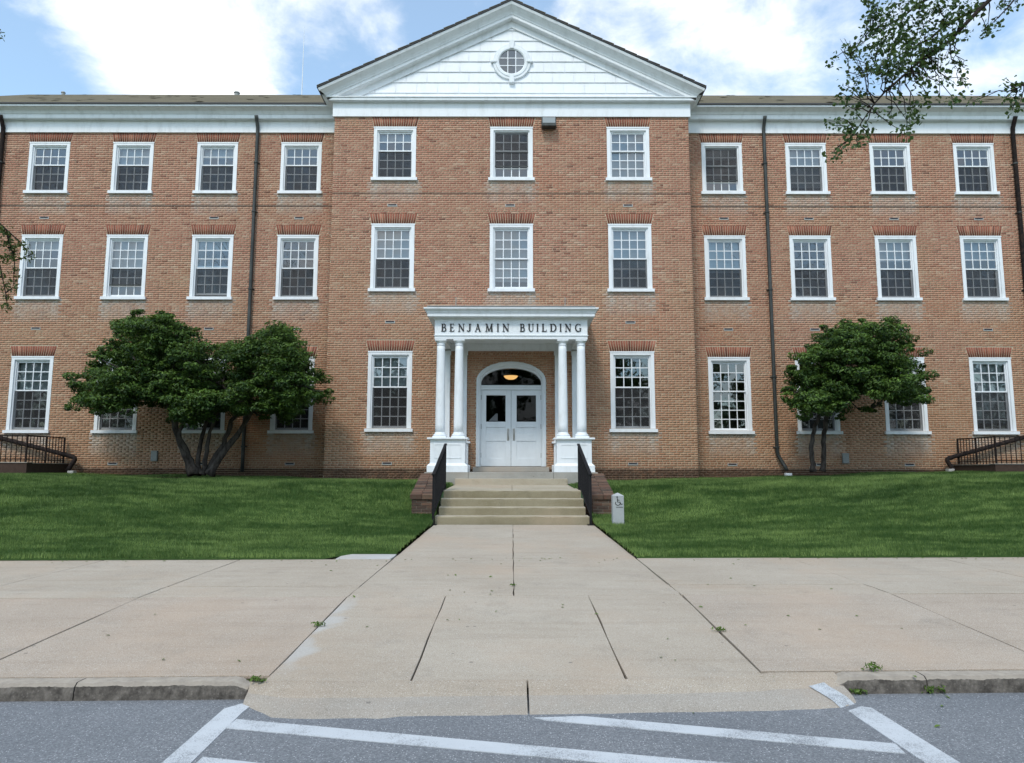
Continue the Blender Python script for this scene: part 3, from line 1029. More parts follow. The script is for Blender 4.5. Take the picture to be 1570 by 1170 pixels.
def window_meshes(row):
    if row in wmesh: return wmesh[row]
    zs, zh, up, lo = ROWS[row]
    H = zh - zs
    f = MB()                   # local: x centred, y 0 = wall face, z 0 = sill top
    h = CW / 2
    for sx in (-1, 1):
        a, b = sorted((sx * h, sx * (h - .100)))
        f.box(a, b, -.012, .20, 0, H)
        a, b = sorted((sx * (h - .100), sx * (h - JB)))
        f.box(a, b, .035, .20, 0, H - .100)
    f.box(-h + .100, h - .100, -.012, .20, H - .100, H - .0005)
    f.box(-h + JB, h - JB, .035, .20, H - JB, H - .100)
    f.box(-h - .012, h + .012, -.022, -.0125, H - .03, H + .012)
    frame = f
    s = MB()
    s.box(-h - .055, h + .055, -.075, .18, -.105, -.012)
    s.add([(-h + .100, -.03, -.012), (h - .100, -.03, -.012), (h - .100, .15, .012), (-h + .100, .15, .012)], [(0, 1, 2, 3)])
    gl0, gl1 = .015, H - JB           # sash space
    x0, x1 = -h + JB, h - JB
    total = gl1 - gl0
    rail = .035
    pane_h = (total - .05 - .04 - .065) / (up + lo)
    zm = gl0 + .065 + lo * pane_h + .02     # meeting rail
    def sash(z0, z1, y, rows, bottom, top):
        m = MB(); panes = []
        st = .028
        m.box(x0, x0 + st, y, y + .04, z0, z1); m.box(x1 - st, x1, y, y + .04, z0, z1)
        m.box(x0 + st, x1 - st, y, y + .04, z0, z0 + bottom); m.box(x0 + st, x1 - st, y, y + .04, z1 - top, z1)
        gx0, gx1, gz0, gz1 = x0 + st, x1 - st, z0 + bottom, z1 - top
        mw = .026
        pw = (gx1 - gx0) / 4; ph = (gz1 - gz0) / rows
        for i in range(1, 4):
            m.box(gx0 + i * pw - mw / 2, gx0 + i * pw + mw / 2, y + .004, y + .034, gz0, gz1)
        for j in range(1, rows):
            for i in range(4):
                m.box(gx0 + i * pw + (mw / 2 if i else 0), gx0 + (i + 1) * pw - (mw / 2 if i < 3 else 0), y + .006, y + .032, gz0 + j * ph - mw / 2, gz0 + j * ph + mw / 2)
        for j in range(rows):
            for i in range(4):
                panes.append((gx0 + (i + .5) * pw, y + .02, gz0 + (j + .5) * ph))
        return m, panes, pw, ph
    up_m, up_p, pw, uph = sash(zm - .02, gl1, .075, up, .04, .05)
    lo_m, lo_p, _, lph = sash(gl0, zm + .02, .120, lo, .065, .04)
    pm = MB(); pm.add([(-pw / 2, 0, -.5), (pw / 2, 0, -.5), (pw / 2, 0, .5), (-pw / 2, 0, .5)], [(0, 1, 2, 3)])
    sc = MB()
    sc.box(x0 + .002, x1 - .002, .062, .070, gl0, zm - .025)
    fr = {}
    fr['frame'] = frame.mesh('window'); fr['sill'] = s.mesh('sill'); fr['up'] = up_m.mesh('upper_sash'); fr['lo'] = lo_m.mesh('lower_sash')
    fr['pane'] = pm.mesh('pane'); fr['screen'] = sc.mesh('insect_screen')
    for k_ in ('frame', 'sill', 'up', 'lo', 'screen'): fix_normals(fr[k_])
    for k_, mt in (('frame', 'window_paint'), ('sill', 'window_paint'), ('up', 'window_paint'), ('lo', 'muntin_paint'), ('pane', 'glass'), ('screen', 'screen')):
        fr[k_].materials.append(M[mt])
    fr['up_p'], fr['lo_p'], fr['uph'], fr['lph'] = up_p, lo_p, uph, lph
    fr['dims'] = (x0, x1, gl0, gl1, zm)
    wmesh[row] = fr
    return fr
wrnd = random.Random(21)
lower_panes = []
for x, wy, row, keyname in windows:
    fr = window_meshes(row)
    zs = ROWS[row][0]
    L = Vector((x, wy, zs))
    blind, screen, lift = STYLE.get((row, keyname), (wrnd.choice((0, .3, .5)), 1, 0))
    w = link('window', fr['frame'], None, bld, loc=L)
    link('sill', fr['sill'], None, w, loc=L)
    link('upper_sash', fr['up'], None, w, loc=L)
    link('lower_sash', fr['lo'], None, w, loc=L + Vector((0, 0, lift)))
    x0, x1, g0, g1, zm = fr['dims']
    for p in fr['up_p']:
        o = link('pane', fr['pane'], None, w, loc=L + Vector(p))
        o.scale = (.985, 1, fr['uph'] * .985)
        o.rotation_euler = (wrnd.gauss(0, .008), 0, wrnd.gauss(0, .006))
    gm = MB()
    hw, hh = (x1 - x0 - .056) / 8, fr['lph'] / 2
    for p in fr['lo_p']:
        ax, az = wrnd.gauss(0, .0012), wrnd.gauss(0, .0012)
        gm.add([(p[0] - hw, p[1] - ax - az, p[2] - hh), (p[0] + hw, p[1] + ax - az, p[2] - hh), (p[0] + hw, p[1] + ax + az, p[2] + hh), (p[0] - hw, p[1] - ax + az, p[2] + hh)], [(0, 1, 2, 3)])
    o = link('lower_panes', gm.mesh('lower_panes'), 'glass', w, loc=L + Vector((0, 0, lift)))
    o['kind'] = 'stuff'
    if screen == 1:
        link('insect_screen', fr['screen'], None, w, loc=L)
    elif screen == 2:
        sm = MB(); sm.box(x0 + .002, x1 - .002, .062, .070, g0 + .40, g1 - .01)
        link('insect_screen', sm, 'screen', w, loc=L)
    elif screen == 4:
        sm = MB(); sm.box(x0 + .002, x1 - .002, .062, .070, g0 + .40, zm - .025)
        link('insect_screen', sm, 'screen', w, loc=L)
    if screen in (2, 4):
        sm = MB(); sm.box(x0 + .002, x1 - .002, .056, .074, g0 + .36, g0 + .398)
        link('screen_rail', sm, 'pipe', w, loc=L)
    if blind > 0:
        bm_ = MB()
        zb = g1 - (g1 - g0) * blind
        bm_.box(x0 + .01, x1 - .01, .215, .222, zb, g1 + .05)
        bm_.box(x0 + .01, x1 - .01, .209, .228, zb - .02, zb)
        link('blind', bm_, 'blind', w, loc=L)

# rooms behind the glass: floors and a corridor wall, seen only through the panes
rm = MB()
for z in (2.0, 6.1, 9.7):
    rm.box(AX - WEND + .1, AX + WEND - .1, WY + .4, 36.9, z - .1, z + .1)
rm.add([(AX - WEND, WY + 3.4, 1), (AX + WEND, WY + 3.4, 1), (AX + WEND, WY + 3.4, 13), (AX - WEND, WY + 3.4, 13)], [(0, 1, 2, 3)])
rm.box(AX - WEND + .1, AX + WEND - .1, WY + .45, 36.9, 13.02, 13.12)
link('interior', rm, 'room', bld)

# cornices ----------------------------------------------------------
def sweep_path(mb, prof, path):
    """prof (p, z); path = list of functions p -> (x, y)"""
    rings = [[(*fn(p), z) for p, z in prof] for fn in path]
    mb.sweep(rings, closed_ring=True)
wing_prof = [(0.0, 12.47), (.055, 12.47), (.055, 12.84), (.075, 12.855), (.21, 12.86), (.21, 12.875), (.225, 12.875), (.225, 13.0), (.25, 13.012), (.262, 13.04), (.30, 13.09), (.40, 13.14), (.44, 13.155), (.46, 13.195), (.46, 13.22), (0.0, 13.22)]
for sx in (-1, 1):
    m = MB()
    xa, xb = AX + sx * (BH + .0), AX + sx * WEND
    sweep_path(m, wing_prof, [lambda p, xx=xa: (xx, WY - p), lambda p, xx=xb: (xx, WY - p)])
    link('cornice', m, 'cornice_paint', bld)
    # hard white line of the gutter lip
    m = MB(); m.box(min(xa, xb), max(xa, xb), WY - .472, WY - .462, 13.165, 13.222)
    link('gutter_lip', m, 'siding_paint', bld)
RIDGE_Y, EAVE_Z, SLOPE = 29.6, 13.235, .578
for sx in (-1, 1):
    m = MB()
    xa, xb = AX, AX + sx * (WEND + .3)
    r_ = random.Random(3)
    y0 = WY - .49
    zr = EAVE_Z + SLOPE * (RIDGE_Y - y0)
    m.add([(xa, y0, EAVE_Z), (xb, y0, EAVE_Z), (xb, RIDGE_Y, zr), (xa, RIDGE_Y, zr), (xa, y0, EAVE_Z + .03), (xb, y0, EAVE_Z + .03), (xb, RIDGE_Y, zr + .03), (xa, RIDGE_Y, zr + .03)],
          [(0, 1, 2, 3), (7, 6, 5, 4), (0, 4, 5, 1), (1, 5, 6, 2), (3, 2, 6, 7)])
    m.add([(xa, RIDGE_Y, zr + .03), (xb, RIDGE_Y, zr + .03), (xb, 37.4, EAVE_Z), (xa, 37.4, EAVE_Z)], [(0, 1, 2, 3)])
    rf = link('roof', m, 'roof', bld)
    m = MB(); m.box(min(AX + sx * (BH + .3), xb), max(AX + sx * (BH + .3), xb), y0 - .02, y0 + .10, EAVE_Z - .012, EAVE_Z + .034)
    link('drip_edge', m, 'drip', rf)
    # slipped and curled shingle courses along the eave and ridge line
    m = MB()
    for k in range(40):
        x = AX + sx * r_.uniform(BH + .5, WEND)
        y = y0 + r_.uniform(.1, 7.3)
        z = EAVE_Z + .03 + SLOPE * (y - y0)
        w_ = r_.uniform(.12, .25)
        m.add([(x, y, z + .03), (x + w_, y, z + .025), (x + w_, y + .3, z + .004 + SLOPE * .3), (x, y + .3, z + .004 + SLOPE * .3)], [(0, 1, 2, 3)])
    o = link('shingle', m, 'roof', rf); o['kind'] = 'stuff'

# pediment
APEX, S = 16.10, .485
ped = MB()
hz_prof = [(0.0, 12.47), (.055, 12.47), (.055, 12.90), (.08, 12.915), (.19, 12.92), (.19, 12.935), (.205, 12.935), (.205, 13.005), (.235, 13.02), (.235, 13.045), (0.0, 13.10)]
xl, xr = AX - BH, AX + BH
sweep_path(ped, hz_prof, [lambda p: (xl - p, WY - .05), lambda p: (xl - p, BY - p), lambda p: (xr + p, BY - p), lambda p: (xr + p, WY - .05)])
pediment = link('pediment', ped, 'white_paint', bld)
rake_prof = [(0.0, -.64), (.03, -.64), (.03, -.44), (.05, -.42), (.19, -.415), (.19, -.40), (.205, -.40), (.205, -.315), (.225, -.30), (.235, -.26), (.28, -.19), (.37, -.11), (.41, -.085), (.43, -.03), (.43, 0.0), (-.4, 0.0)]
for sx in (-1, 1):
    m = MB()
    rings = []
    ends = [(AX + sx * (BH + max(p, 0)), BY - p, APEX + dz - S * (BH + max(p, 0))) for p, dz in rake_prof]
    apex = [(AX, BY - p, APEX + dz) for p, dz in rake_prof]
    m.sweep([ends, apex])
    link('raking_cornice', m, 'cornice_paint', pediment)
    # eave moulding running back along the side of the bay
    m = MB()
    prof = [(.0, 13.03), (.225, 13.03), (.235, 13.05), (.28, 13.10), (.37, 13.14), (.41, 13.16), (.43, 13.19), (.43, 13.21), (0, 13.24)]
    sweep_path(m, prof, [lambda p: (AX + sx * (BH + p), BY - .02), lambda p: (AX + sx * (BH + p), WY - .47)])
    link('eave_moulding', m, 'cornice_paint', pediment)
    # roof over the bay
    m = MB()
    e = BH + .47
    yb = 27.4
    y0 = BY - .46
    v = [(AX + sx * e, y0, APEX + .012 - S * e), (AX, y0, APEX + .012), (AX, yb, APEX + .012), (AX + sx * e, WY + .3, APEX + .012 - S * e)]
    m.add(v + [(a, b, c + .045) for a, b, c in v], [(0, 1, 2, 3), (7, 6, 5, 4), (0, 4, 5, 1), (1, 5, 6, 2), (2, 6, 7, 3), (3, 7, 4, 0)])
    rf = link('bay_roof', m, 'drip', bld)
    # butts of the shingles on the verge
    for k in range(17):
        t0, t1 = k / 17, (k + .96) / 17
        m = MB()
        xa, xb = AX + sx * e * (1 - t0), AX + sx * e * (1 - t1)
        za, zb = APEX + .058 - S * e * (1 - t0), APEX + .058 - S * e * (1 - t1)
        lift = .012 + (k % 3) * .004
        m.add([(xa, y0 - .015, za), (xb, y0 - .015, zb), (xb, y0 + .5, zb), (xa, y0 + .5, za), (xa, y0 - .015, za + lift + .012), (xb, y0 - .015, zb + .006), (xb, y0 + .5, zb + .006), (xa, y0 + .5, za + lift + .012)],
              [(0, 1, 2, 3), (7, 6, 5, 4), (0, 4, 5, 1), (1, 5, 6, 2), (2, 6, 7, 3), (3, 7, 4, 0)])
        link('shingle', m, 'roof', rf)

# tympanum boarding, each board a piece of its own
def clip(poly, fn):
    out = []
    for i in range(len(poly)):
        a, b = poly[i], poly[(i + 1) % len(poly)]
        da, db = fn(a), fn(b)
        if da >= 0: out.append(a)
        if (da >= 0) != (db >= 0):
            t = da / (da - db)
            out.append((a[0] + (b[0] - a[0]) * t, a[1] + (b[1] - a[1]) * t))
    return out
m = MB(); m.prism_y([(AX - BH + .1, 12.9), (AX + BH - .1, 12.9), (AX, APEX - .3)], BY + .03, BY + .2)
link('tympanum', m, 'siding_paint', pediment)
srnd = random.Random(9)
ch_, pw_ = .350, .66
for c in range(9):
    z0 = 12.93 + c * ch_
    off = (c % 2) * pw_ / 2 + srnd.uniform(-.03, .03)
    for k in range(-10, 10):
        x0 = AX + k * pw_ + off + .009; x1 = x0 + pw_ - .018
        poly = [(x0, z0), (x1, z0), (x1, z0 + ch_ + .02), (x0, z0 + ch_ + .02)]
        lim = lambda p: (APEX - .58 - S * abs(p[0] - AX)) - p[1]
        for sx in (-1, 1):
            poly = clip(poly, lambda p, s_=sx: (APEX - .58 - S * s_ * (p[0] - AX)) - p[1]) if poly else poly
        if len(poly) < 3: continue
        zz = [p[1] for p in poly]
        if max(zz) - min(zz) < .03: continue
        m = MB()
        yy = lambda z: BY - .004 + (z - z0) / ch_ * .030 
        n = len(poly)
        m.add([(x, yy(z), z) for x, z in poly] + [(x, BY + .045, z) for x, z in poly],
              [tuple(range(n))] + [(i, i + n, (i + 1) % n + n, (i + 1) % n) for i in range(n)])
        link('siding_panel', m, 'siding_paint', pediment)

# round window in the pediment
OX, OZ, RO, RI = AX + .005, 14.30, .60, .40
m = MB()
def ring_prof(rs, cx, cz, a0=0, a1=2 * math.pi, seg=48, closed=True):
    rings = []
    for k in range(seg + (0 if closed else 1)):
        a = a0 + (a1 - a0) * k / seg
        rings.append([(cx + r_ * math.cos(a), y, cz + r_ * math.sin(a)) for r_, y in rs])
    if closed: rings.append(rings[0])
    return rings
m.sweep(ring_prof([(RI, BY + .03), (RI, BY - .05), (RI + .03, BY - .075), (.50, BY - .075), (.515, BY - .055), (.585, BY - .055), (RO, BY - .03), (RO, BY + .03)], OX, OZ), cap=False)
rw = link('round_window', m, 'white_paint', bld)
for ang in (0, 90, 180, 270):
    a = R(ang)
    u, v_ = (math.cos(a), math.sin(a)), (-math.sin(a), math.cos(a))
    lo_r, hi_r = (.43, .71) if ang in (90, 270) else (.47, .66)
    w0, w1 = (.060, .085) if ang in (90, 270) else (.03, .03)
    poly = [(OX + u[0] * r_ + v_[0] * w, OZ + u[1] * r_ + v_[1] * w) for r_, w in ((lo_r, -w0), (hi_r, -w1), (hi_r, w1), (lo_r, w0))]
    m = MB(); m.prism_y(poly, BY - .10, BY + .02)
    link('keystone', m, 'white_paint', rw, bevel=.006)
m = MB()
for t_ in (-.125, .125):
    hh = math.sqrt(RI ** 2 - t_ ** 2)
    m.box(OX + t_ - .014, OX + t_ + .014, BY - .035, BY - .012, OZ - hh, OZ + hh)
    m.box(OX - hh, OX - .139, BY - .033, BY - .014, OZ + t_ - .012, OZ + t_ + .012)
    m.box(OX - .111, OX + .111, BY - .033, BY - .014, OZ + t_ - .012, OZ + t_ + .012)
    m.box(OX + .139, OX + hh, BY - .033, BY - .014, OZ + t_ - .012, OZ + t_ + .012)
link('glazing_bars', m, 'siding_paint', rw)
cell = [(-.41, -.125), (-.125, .125), (.125, .41)]
for ax0, ax1 in cell:
    for az0, az1 in cell:
        poly = []
        for k in range(40):
            a = 2 * math.pi * k / 40
            poly.append((OX + .405 * math.cos(a), OZ + .405 * math.sin(a)))
        for fn in (lambda p: p[0] - OX - ax0, lambda p: ax1 - p[0] + OX, lambda p: p[1] - OZ - az0, lambda p: az1 - p[1] + OZ):
            poly = clip(poly, fn) if poly else poly
        if len(poly) < 3: continue
        m = MB(); m.add([(x, BY - .022, z) for x, z in poly], [tuple(range(len(poly)))])
        link('pane', m, 'glass', rw)
m = MB(); m.add([(OX + .42 * math.cos(2 * math.pi * k / 40), BY - .011, OZ + .42 * math.sin(2 * math.pi * k / 40)) for k in range(40)], [tuple(range(40))])
link('attic_void', m, 'room', rw)

# downspouts --------------------------------------------------------
def downspout(x, long_run):
    sx = 1 if x > 0 else -1
    m = MB()
    y = WY - .085
    pts = [(x, WY - .28, 12.95), (x, WY - .22, 12.85), (x, WY - .10, 12.62), (x, y, 12.45)]
    if not long_run:
        pts += [(x, y, 8), (x, y, 5), (x, y, 2.05)]
        if sx > 0: pts += [(x + .02, y, 1.98), (x + .16, y - .12, 1.66), (x + .2, y - .2, 1.52)]
        else: pts += [(x, y, 1.45)]
    else:
        xe = AX + sx * 13.45
        pts += [(x, y, 8), (x, y, 2.78), (x - sx * .05, y - .02, 2.66), (xe + sx * .12, y - .155, 1.93), (xe, y - .16, 1.895), (xe - sx * .055, y - .17, 1.865), (xe - sx * .075, y - .185, 1.82), (xe - sx * .05, y - .21, 1.74), (xe + sx * .03, y - .26, 1.56), (xe + sx * .07, y - .3, 1.45)]
    m.tube(pts,   .066 if long_run else .056, 10)
    o = link('downspout', m, 'brown_iron' if long_run else 'pipe', bld, smooth=True)
    for z in (11.4, 9.75, 7.2, 4.4) + ((2.2,) if not long_run else ()):
        b = MB(); b.lathe(x, y, [(.064, z), (.078, z + .004), (.078, z + .05), (.064, z + .055)], 10)
        b.box(x - .10, x + .10, y + .05, y + .085, z + .015, z + .04)
        link('bracket', b, 'pipe', o)
downspout(AX - 8.30, False); downspout(AX + 8.24, False)
downspout(AX - 16.62, True); downspout(AX + 16.38, True)

# expansion joint below the top storey, its shadow drawn as a dark strip
for xa, xb, wy in ((AX - BH + .002, AX + BH - .002, BY), (AX - WEND, AX - BH, WY), (AX + BH, AX + WEND, WY)):
    m = MB(); m.box(xa, xb, wy - .004, wy + .02, 9.989, 9.999 + (.004 if wy == WY else -.003))
    link('expansion_joint_and_shadow', m, 'slot', bld)

# slot vents, meter boxes -------------------------------------------
def vent(x, wy, z):
    m = MB(); m.box(x - .15, x + .15, wy - .012, wy + .02, z - .04, z + .04)
    o = link('vent', m, 'vent', bld)
    m = MB(); m.box(x - .125, x + .125, wy - .016, wy - .0125, z - .010, z + .034)
    link('vent_slot', m, 'slot', o)
for c in cols_b:
    vent(AX + c - .04, BY, 9.61)
    if c: vent(AX + c - .03, BY, 5.95); vent(AX + c - .03, BY, 1.70)
for sx in (-1, 1):
    for i, c in enumerate(cols_w[:4]):
        if not (sx < 0 and i == 2): vent(AX + sx * c + .0, WY, 9.585)
        vent(AX + sx * c + .02, WY, 5.95)
        if i != 3: vent(AX + sx * c, WY, 1.69)
for x, z in ((-11.09, 1.93), (10.34, 1.89)):
    m = MB(); m.box(x - .10, x + .10, WY - .07, WY + .02, z - .16, z + .16)
    o = link('meter_box', m, 'grey_metal', bld, bevel=.01)
    m = MB(); m.box(x - .07, x + .07, WY - .075, WY - .0715, z - .13, z + .13)
    link('box_lid', m, 'grey_metal', o)

# ------------------------------------------------------------------ portico
PY = 19.6
pc = thing('portico', 'white wooden entrance portico with paired columns and name on its frieze', 'portico', (AX, PY, 1.463))
px0, px1 = AX - 2.10, AX + 2.10
m = MB()
ent = [(-.30, 5.09), (.0, 5.09), (.0, 5.175), (.022, 5.18), (.022, 5.20), (.0, 5.205), (.0, 5.62), (.03, 5.635), (.05, 5.67), (.17, 5.675), (.17, 5.69), (.185, 5.69), (.185, 5.765), (.20, 5.78), (.215, 5.82), (.26, 5.865), (.285, 5.88), (.285, 5.915), (.0, 5.95), (-.30, 5.95)]
sweep_path(m, ent, [lambda p: (px0 - p, BY), lambda p: (px0 - p, PY - p), lambda p: (px1 + p, PY - p), lambda p: (px1 + p, BY)])
entab = link('entablature', m, 'white_paint', pc)
m = MB(); m.box(px0 + .29, px1 - .29, PY + .29, BY, 5.27, 5.32)
link('ceiling', m, 'white_paint', pc)
m = MB(); m.box(px0 + .301, px1 - .301, BY - .10, BY - .001, 5.06, 5.268)
link('wall_beam', m, 'white_paint', pc)
m = MB(); m.box(px0 - .2, px1 + .2, PY - .22, BY, 5.952, 5.975)
link('lead_roof', m, 'grey_metal', pc)
# thin lightning rods above
for x in (-1.62, 1.58):
    m = MB(); m.tube([(AX + x, PY + 1.2, 5.97), (AX + x, PY + 1.2, 6.55)], .012, 6)
    link('lightning_rod', m, 'grey_metal', pc)

def column(x, y):
    m = MB()
    prof = []
    z0, z1 = 2.53, 4.985
    for k in range(13):
        t = k / 12
        r_ = .133 - .024 * (t ** 1.6)
        prof.append((r_, z0 + (z1 - z0) * t))
    m.lathe(x, y, prof, 28)
    c = link('column', m, 'white_paint', pc, smooth=True)
    m = MB()
    m.lathe(x, y, [(.110, 4.93), (.124, 4.932), (.124, 4.948), (.110, 4.95), (.110, 4.99), (.118, 5.0), (.14, 5.02), (.148, 5.04), (.148, 5.048)], 28)
    m.box(x - .155, x + .155, y - .155, y + .155, 5.048, 5.088)
    link('capital', m, 'white_paint', c)
    m = MB()
    m.lathe(x, y, [(.17, 2.43), (.182, 2.45), (.182, 2.47), (.17, 2.49), (.150, 2.497), (.143, 2.52), (.133, 2.54)], 28)
    m.box(x - .185, x + .185, y - .185, y + .185, 2.385, 2.431)
    link('column_base', m, 'white_paint', c)
colx = [AX - 1.935, AX - 1.43, AX + 1.42, AX + 1.93]
for x in colx: column(x, PY + .16)
for x in colx:
    m = MB()
    m.box(x - .115, x + .115, BY - .12, BY - .002, 2.36, 4.93)
    m.box(x - .135, x + .135, BY - .14, BY - .002, 4.93, 5.059)
    m.box(x - .14, x + .14, BY - .145, BY - .002, 2.355, 2.46)
    link('pilaster', m, 'white_paint', pc, bevel=.005)
for sx in (-1, 1):
    xc = AX + sx * 1.70
    m = MB()
    m.box(xc - .47, xc + .47, PY - .10, PY + .42, 1.64, 2.335)
    m.box(xc - .545, xc + .545, PY - .17, PY + .49, 1.463, 1.63)
    m.add([(xc - .545, PY - .17, 1.63), (xc + .545, PY - .17, 1.63), (xc + .545, PY + .49, 1.63), (xc - .545, PY + .49, 1.63),
           (xc - .472, PY - .102, 1.70), (xc + .472, PY - .102, 1.70), (xc + .472, PY + .422, 1.70), (xc - .472, PY + .422, 1.70)],
          [(0, 1, 5, 4), (1, 2, 6, 5), (2, 3, 7, 6), (3, 0, 4, 7)])
    m.box(xc - .55, xc + .55, PY - .175, PY + .495, 2.336, 2.384)
    ped_o = link('pedestal', m, 'white_paint', pc, bevel=.006)
    m = MB()
    for a in ((-.36, .36, 1.83, 1.85), (-.36, .36, 2.19, 2.21), (-.36, -.34, 1.851, 2.189), (.34, .36, 1.851, 2.189)):
        m.box(xc + a[0], xc + a[1], PY - .112, PY - .099, a[2], a[3])
    link('panel_moulding', m, 'white_paint', ped_o)
    m = MB()
    m.box(xc - .44, xc + .44, BY - .30, BY - .002, 1.66, 2.29)
    m.box(xc - .50, xc + .50, BY - .36, BY - .002, 1.463, 1.66)
    m.box(xc - .50, xc + .50, BY - .36, BY - .002, 2.29, 2.345)
    link('wall_pedestal', m, 'white_paint', pc, bevel=.006)

# letters of the frieze, drawn stroke by stroke as in the photograph
TH, TN, SF = .19, .085, .068
def arcpts(cx, cz, rx, rz, a0, a1, n=12):
    return [(cx + rx * math.cos(R(a0 + (a1 - a0) * k / n)), cz + rz * math.sin(R(a0 + (a1 - a0) * k / n))) for k in range(n + 1)]
def bowl_w(n, lo, hi): return [lo + (hi - lo) * math.sin(math.pi * k / n) for k in range(n + 1)]
def serif(x, z, w=.30): return ([(x - w / 2, z), (x + w / 2, z)], SF)
GLYPH = {
 'I': (.34, [([(.17, 0), (.17, 1)], TH), serif(.17, .026), serif(.17, .974)]),
 'B': (.72, [([(.18, 0), (.18, 1)], TH), ([(.02, .026), (.40, .026)], SF), ([(.02, .974), (.38, .974)], SF), ([(.2, .53), (.42, .53)], TN),
             (arcpts(.38, .752, .19, .222, 90, -90), bowl_w(12, TN, .15)), (arcpts(.40, .278, .25, .252, 90, -90), bowl_w(12, TN, .165))]),
 'E': (.68, [([(.18, 0), (.18, 1)], TH), ([(.02, .026), (.62, .026)], SF), ([(.02, .974), (.58, .974)], SF), ([(.2, .52), (.48, .52)], TN),
             ([(.60, .03), (.645, .25)], [.10, .03]), ([(.56, .97), (.595, .78)], [.09, .03]), ([(.475, .42), (.475, .62)], .04)]),
 'N': (.92, [([(.17, .02), (.17, 1)], TN), ([(.14, .97), (.77, .03)], TH), ([(.77, 0), (.77, .98)], TN), serif(.17, .026), serif(.77, .974), ([(.02, .974), (.2, .974)], SF)]),
 'J': (.58, [([(.40, .30), (.40, 1)], TH), (arcpts(.19, .25, .21, .235, 0, -125), [TH, TH, TH, .155, .15, .14, .125, .11, .09, .08, .07, .06, .06]), serif(.40, .974),
             (arcpts(.085, .10, .03, .04, 0, 360, 8), .07)]),
 'A': (.88, [([(.13, 0), (.44, 1)], TN), ([(.40, 1.0), (.74, 0)], TH), ([(.22, .33), (.60, .33)], .05), serif(.13, .026, .26), serif(.74, .026, .30)]),
 'M': (1.08, [([(.17, 0), (.20, 1)], TN), ([(.19, .99), (.53, .04)], TH), ([(.53, .04), (.86, .99)], TN), ([(.88, 0), (.85, 1)], TH), serif(.17, .026, .28), serif(.89, .026), ([(.04, .974), (.22, .974)], SF), ([(.82, .974), (1.01, .974)], SF)]),
 'U': (.86, [([(.18, .36), (.18, 1)], TH), (arcpts(.43, .36, .25, .335, 180, 360), [TH, .16, .15, .135, .12, .105, .09, .08, .07, .06, .06, .06, .06]), ([(.68, .36), (.68, 1)], TN), serif(.18, .974), serif(.68, .974, .26)]),
 'L': (.68, [([(.18, 0), (.18, 1)], TH), ([(.02, .026), (.62, .026)], SF), serif(.18, .974), ([(.60, .03), (.65, .27)], [.10, .03])]),
 'D': (.90, [([(.18, 0), (.18, 1)], TH), ([(.02, .026), (.42, .026)], SF), ([(.02, .974), (.42, .974)], SF), (arcpts(.40, .5, .38, .474, 90, -90, 16), bowl_w(16, TN, .175))]),
 'G': (.92, [(arcpts(.48, .5, .38, .474, 52, 318, 20), [.05 + .125 * math.sin(math.pi * min(1, max(0, (k - 1) / 19))) for k in range(21)]), ([(.76, .05), (.76, .42)], .15), serif(.76, .43, .28), ([(.73, .72), (.735, .97)], [.03, .08])]),
}
def letter(ch, xl_, xr_, z0, z1):
    wdt, strokes = GLYPH[ch]
    hgt = z1 - z0
    sx = (xr_ - xl_) / wdt
    m = MB()
    for q, (pts, wd) in enumerate(strokes):
        if isinstance(wd, (int, float)): wd = [wd] * len(pts)
        rings = []
        for i, p in enumerate(pts):
            a, b = pts[max(i - 1, 0)], pts[min(i + 1, len(pts) - 1)]
            d = Vector((b[0] - a[0], b[1] - a[1])); d = d.normalized() if d.length else Vector((1, 0))
            nx, nz = -d.y * wd[i] / 2, d.x * wd[i] / 2
            yf = PY - .020 - q * .0004
            c = []
            for s_ in (-1, 1):
                X, Z = xl_ + (p[0] + s_ * nx) * sx, z0 + (p[1] + s_ * nz) * hgt
                c.append((X, Z))
            rings.append([(c[0][0], yf, c[0][1]), (c[1][0], yf, c[1][1]), (c[1][0], PY + .004, c[1][1]), (c[0][0], PY + .004, c[0][1])])
        m.sweep(rings)
    link('letter', m, 'ink', entab)
spans = [(-1.954, -1.812), (-1.722, -1.59), (-1.49, -1.308), (-1.249, -1.126), (-1.027, -0.861), (-0.745, -0.52), (-0.424, -0.362), (-0.272, -0.083),
         (0.209, 0.348), (0.43, 0.606), (0.665, 0.727), (0.811, 0.95), (1.036, 1.225), (1.300, 1.362), (1.447, 1.623), (1.722, 1.904)]
for ch, (a, b) in zip('BENJAMINBUILDING', spans):
    letter(ch, a, b, 5.297, 5.512)

# ------------------------------------------------------------------ entrance doors under the arch
dd = thing('double_door', 'pale double entrance door with glazed tops under an arched fanlight', 'door', (AX, BY, 1.62))
A1, B1 = ELL_A, ELL_B
A0, B0 = .90, .50
m = MB()
def arch_ring(a, b, y, z_foot, zc=4.16, n=32):
    return [(AX + a, y, z_foot)] + [(AX + a * math.cos(math.pi * k / n), y, zc + b * math.sin(math.pi * k / n)) for k in range(n + 1)] + [(AX - a, y, z_foot)]
zf = 1.62
profs = [(A1 + .0, B1 + .0, BY + .22), (A1 + .0, B1 + .0, BY - .035), (A1 - .05, B1 - .04, BY - .045), (A1 - .055, B1 - .045, BY - .03), (A1 - .10, B1 - .08, BY - .025), (A1 - .105, B1 - .085, BY + .03), (A0, B0 - .05, BY + .035), (A0, B0 - .05, BY + .22)]
lines = [arch_ring(a, b, y, zf, 4.16 if b > .5 else 4.10) for a, b, y in profs]
rings = [[ln[i] for ln in lines] for i in range(len(lines[0]))]
m.sweep(rings)
door_frame = link('door_frame', m, 'door_paint', dd)
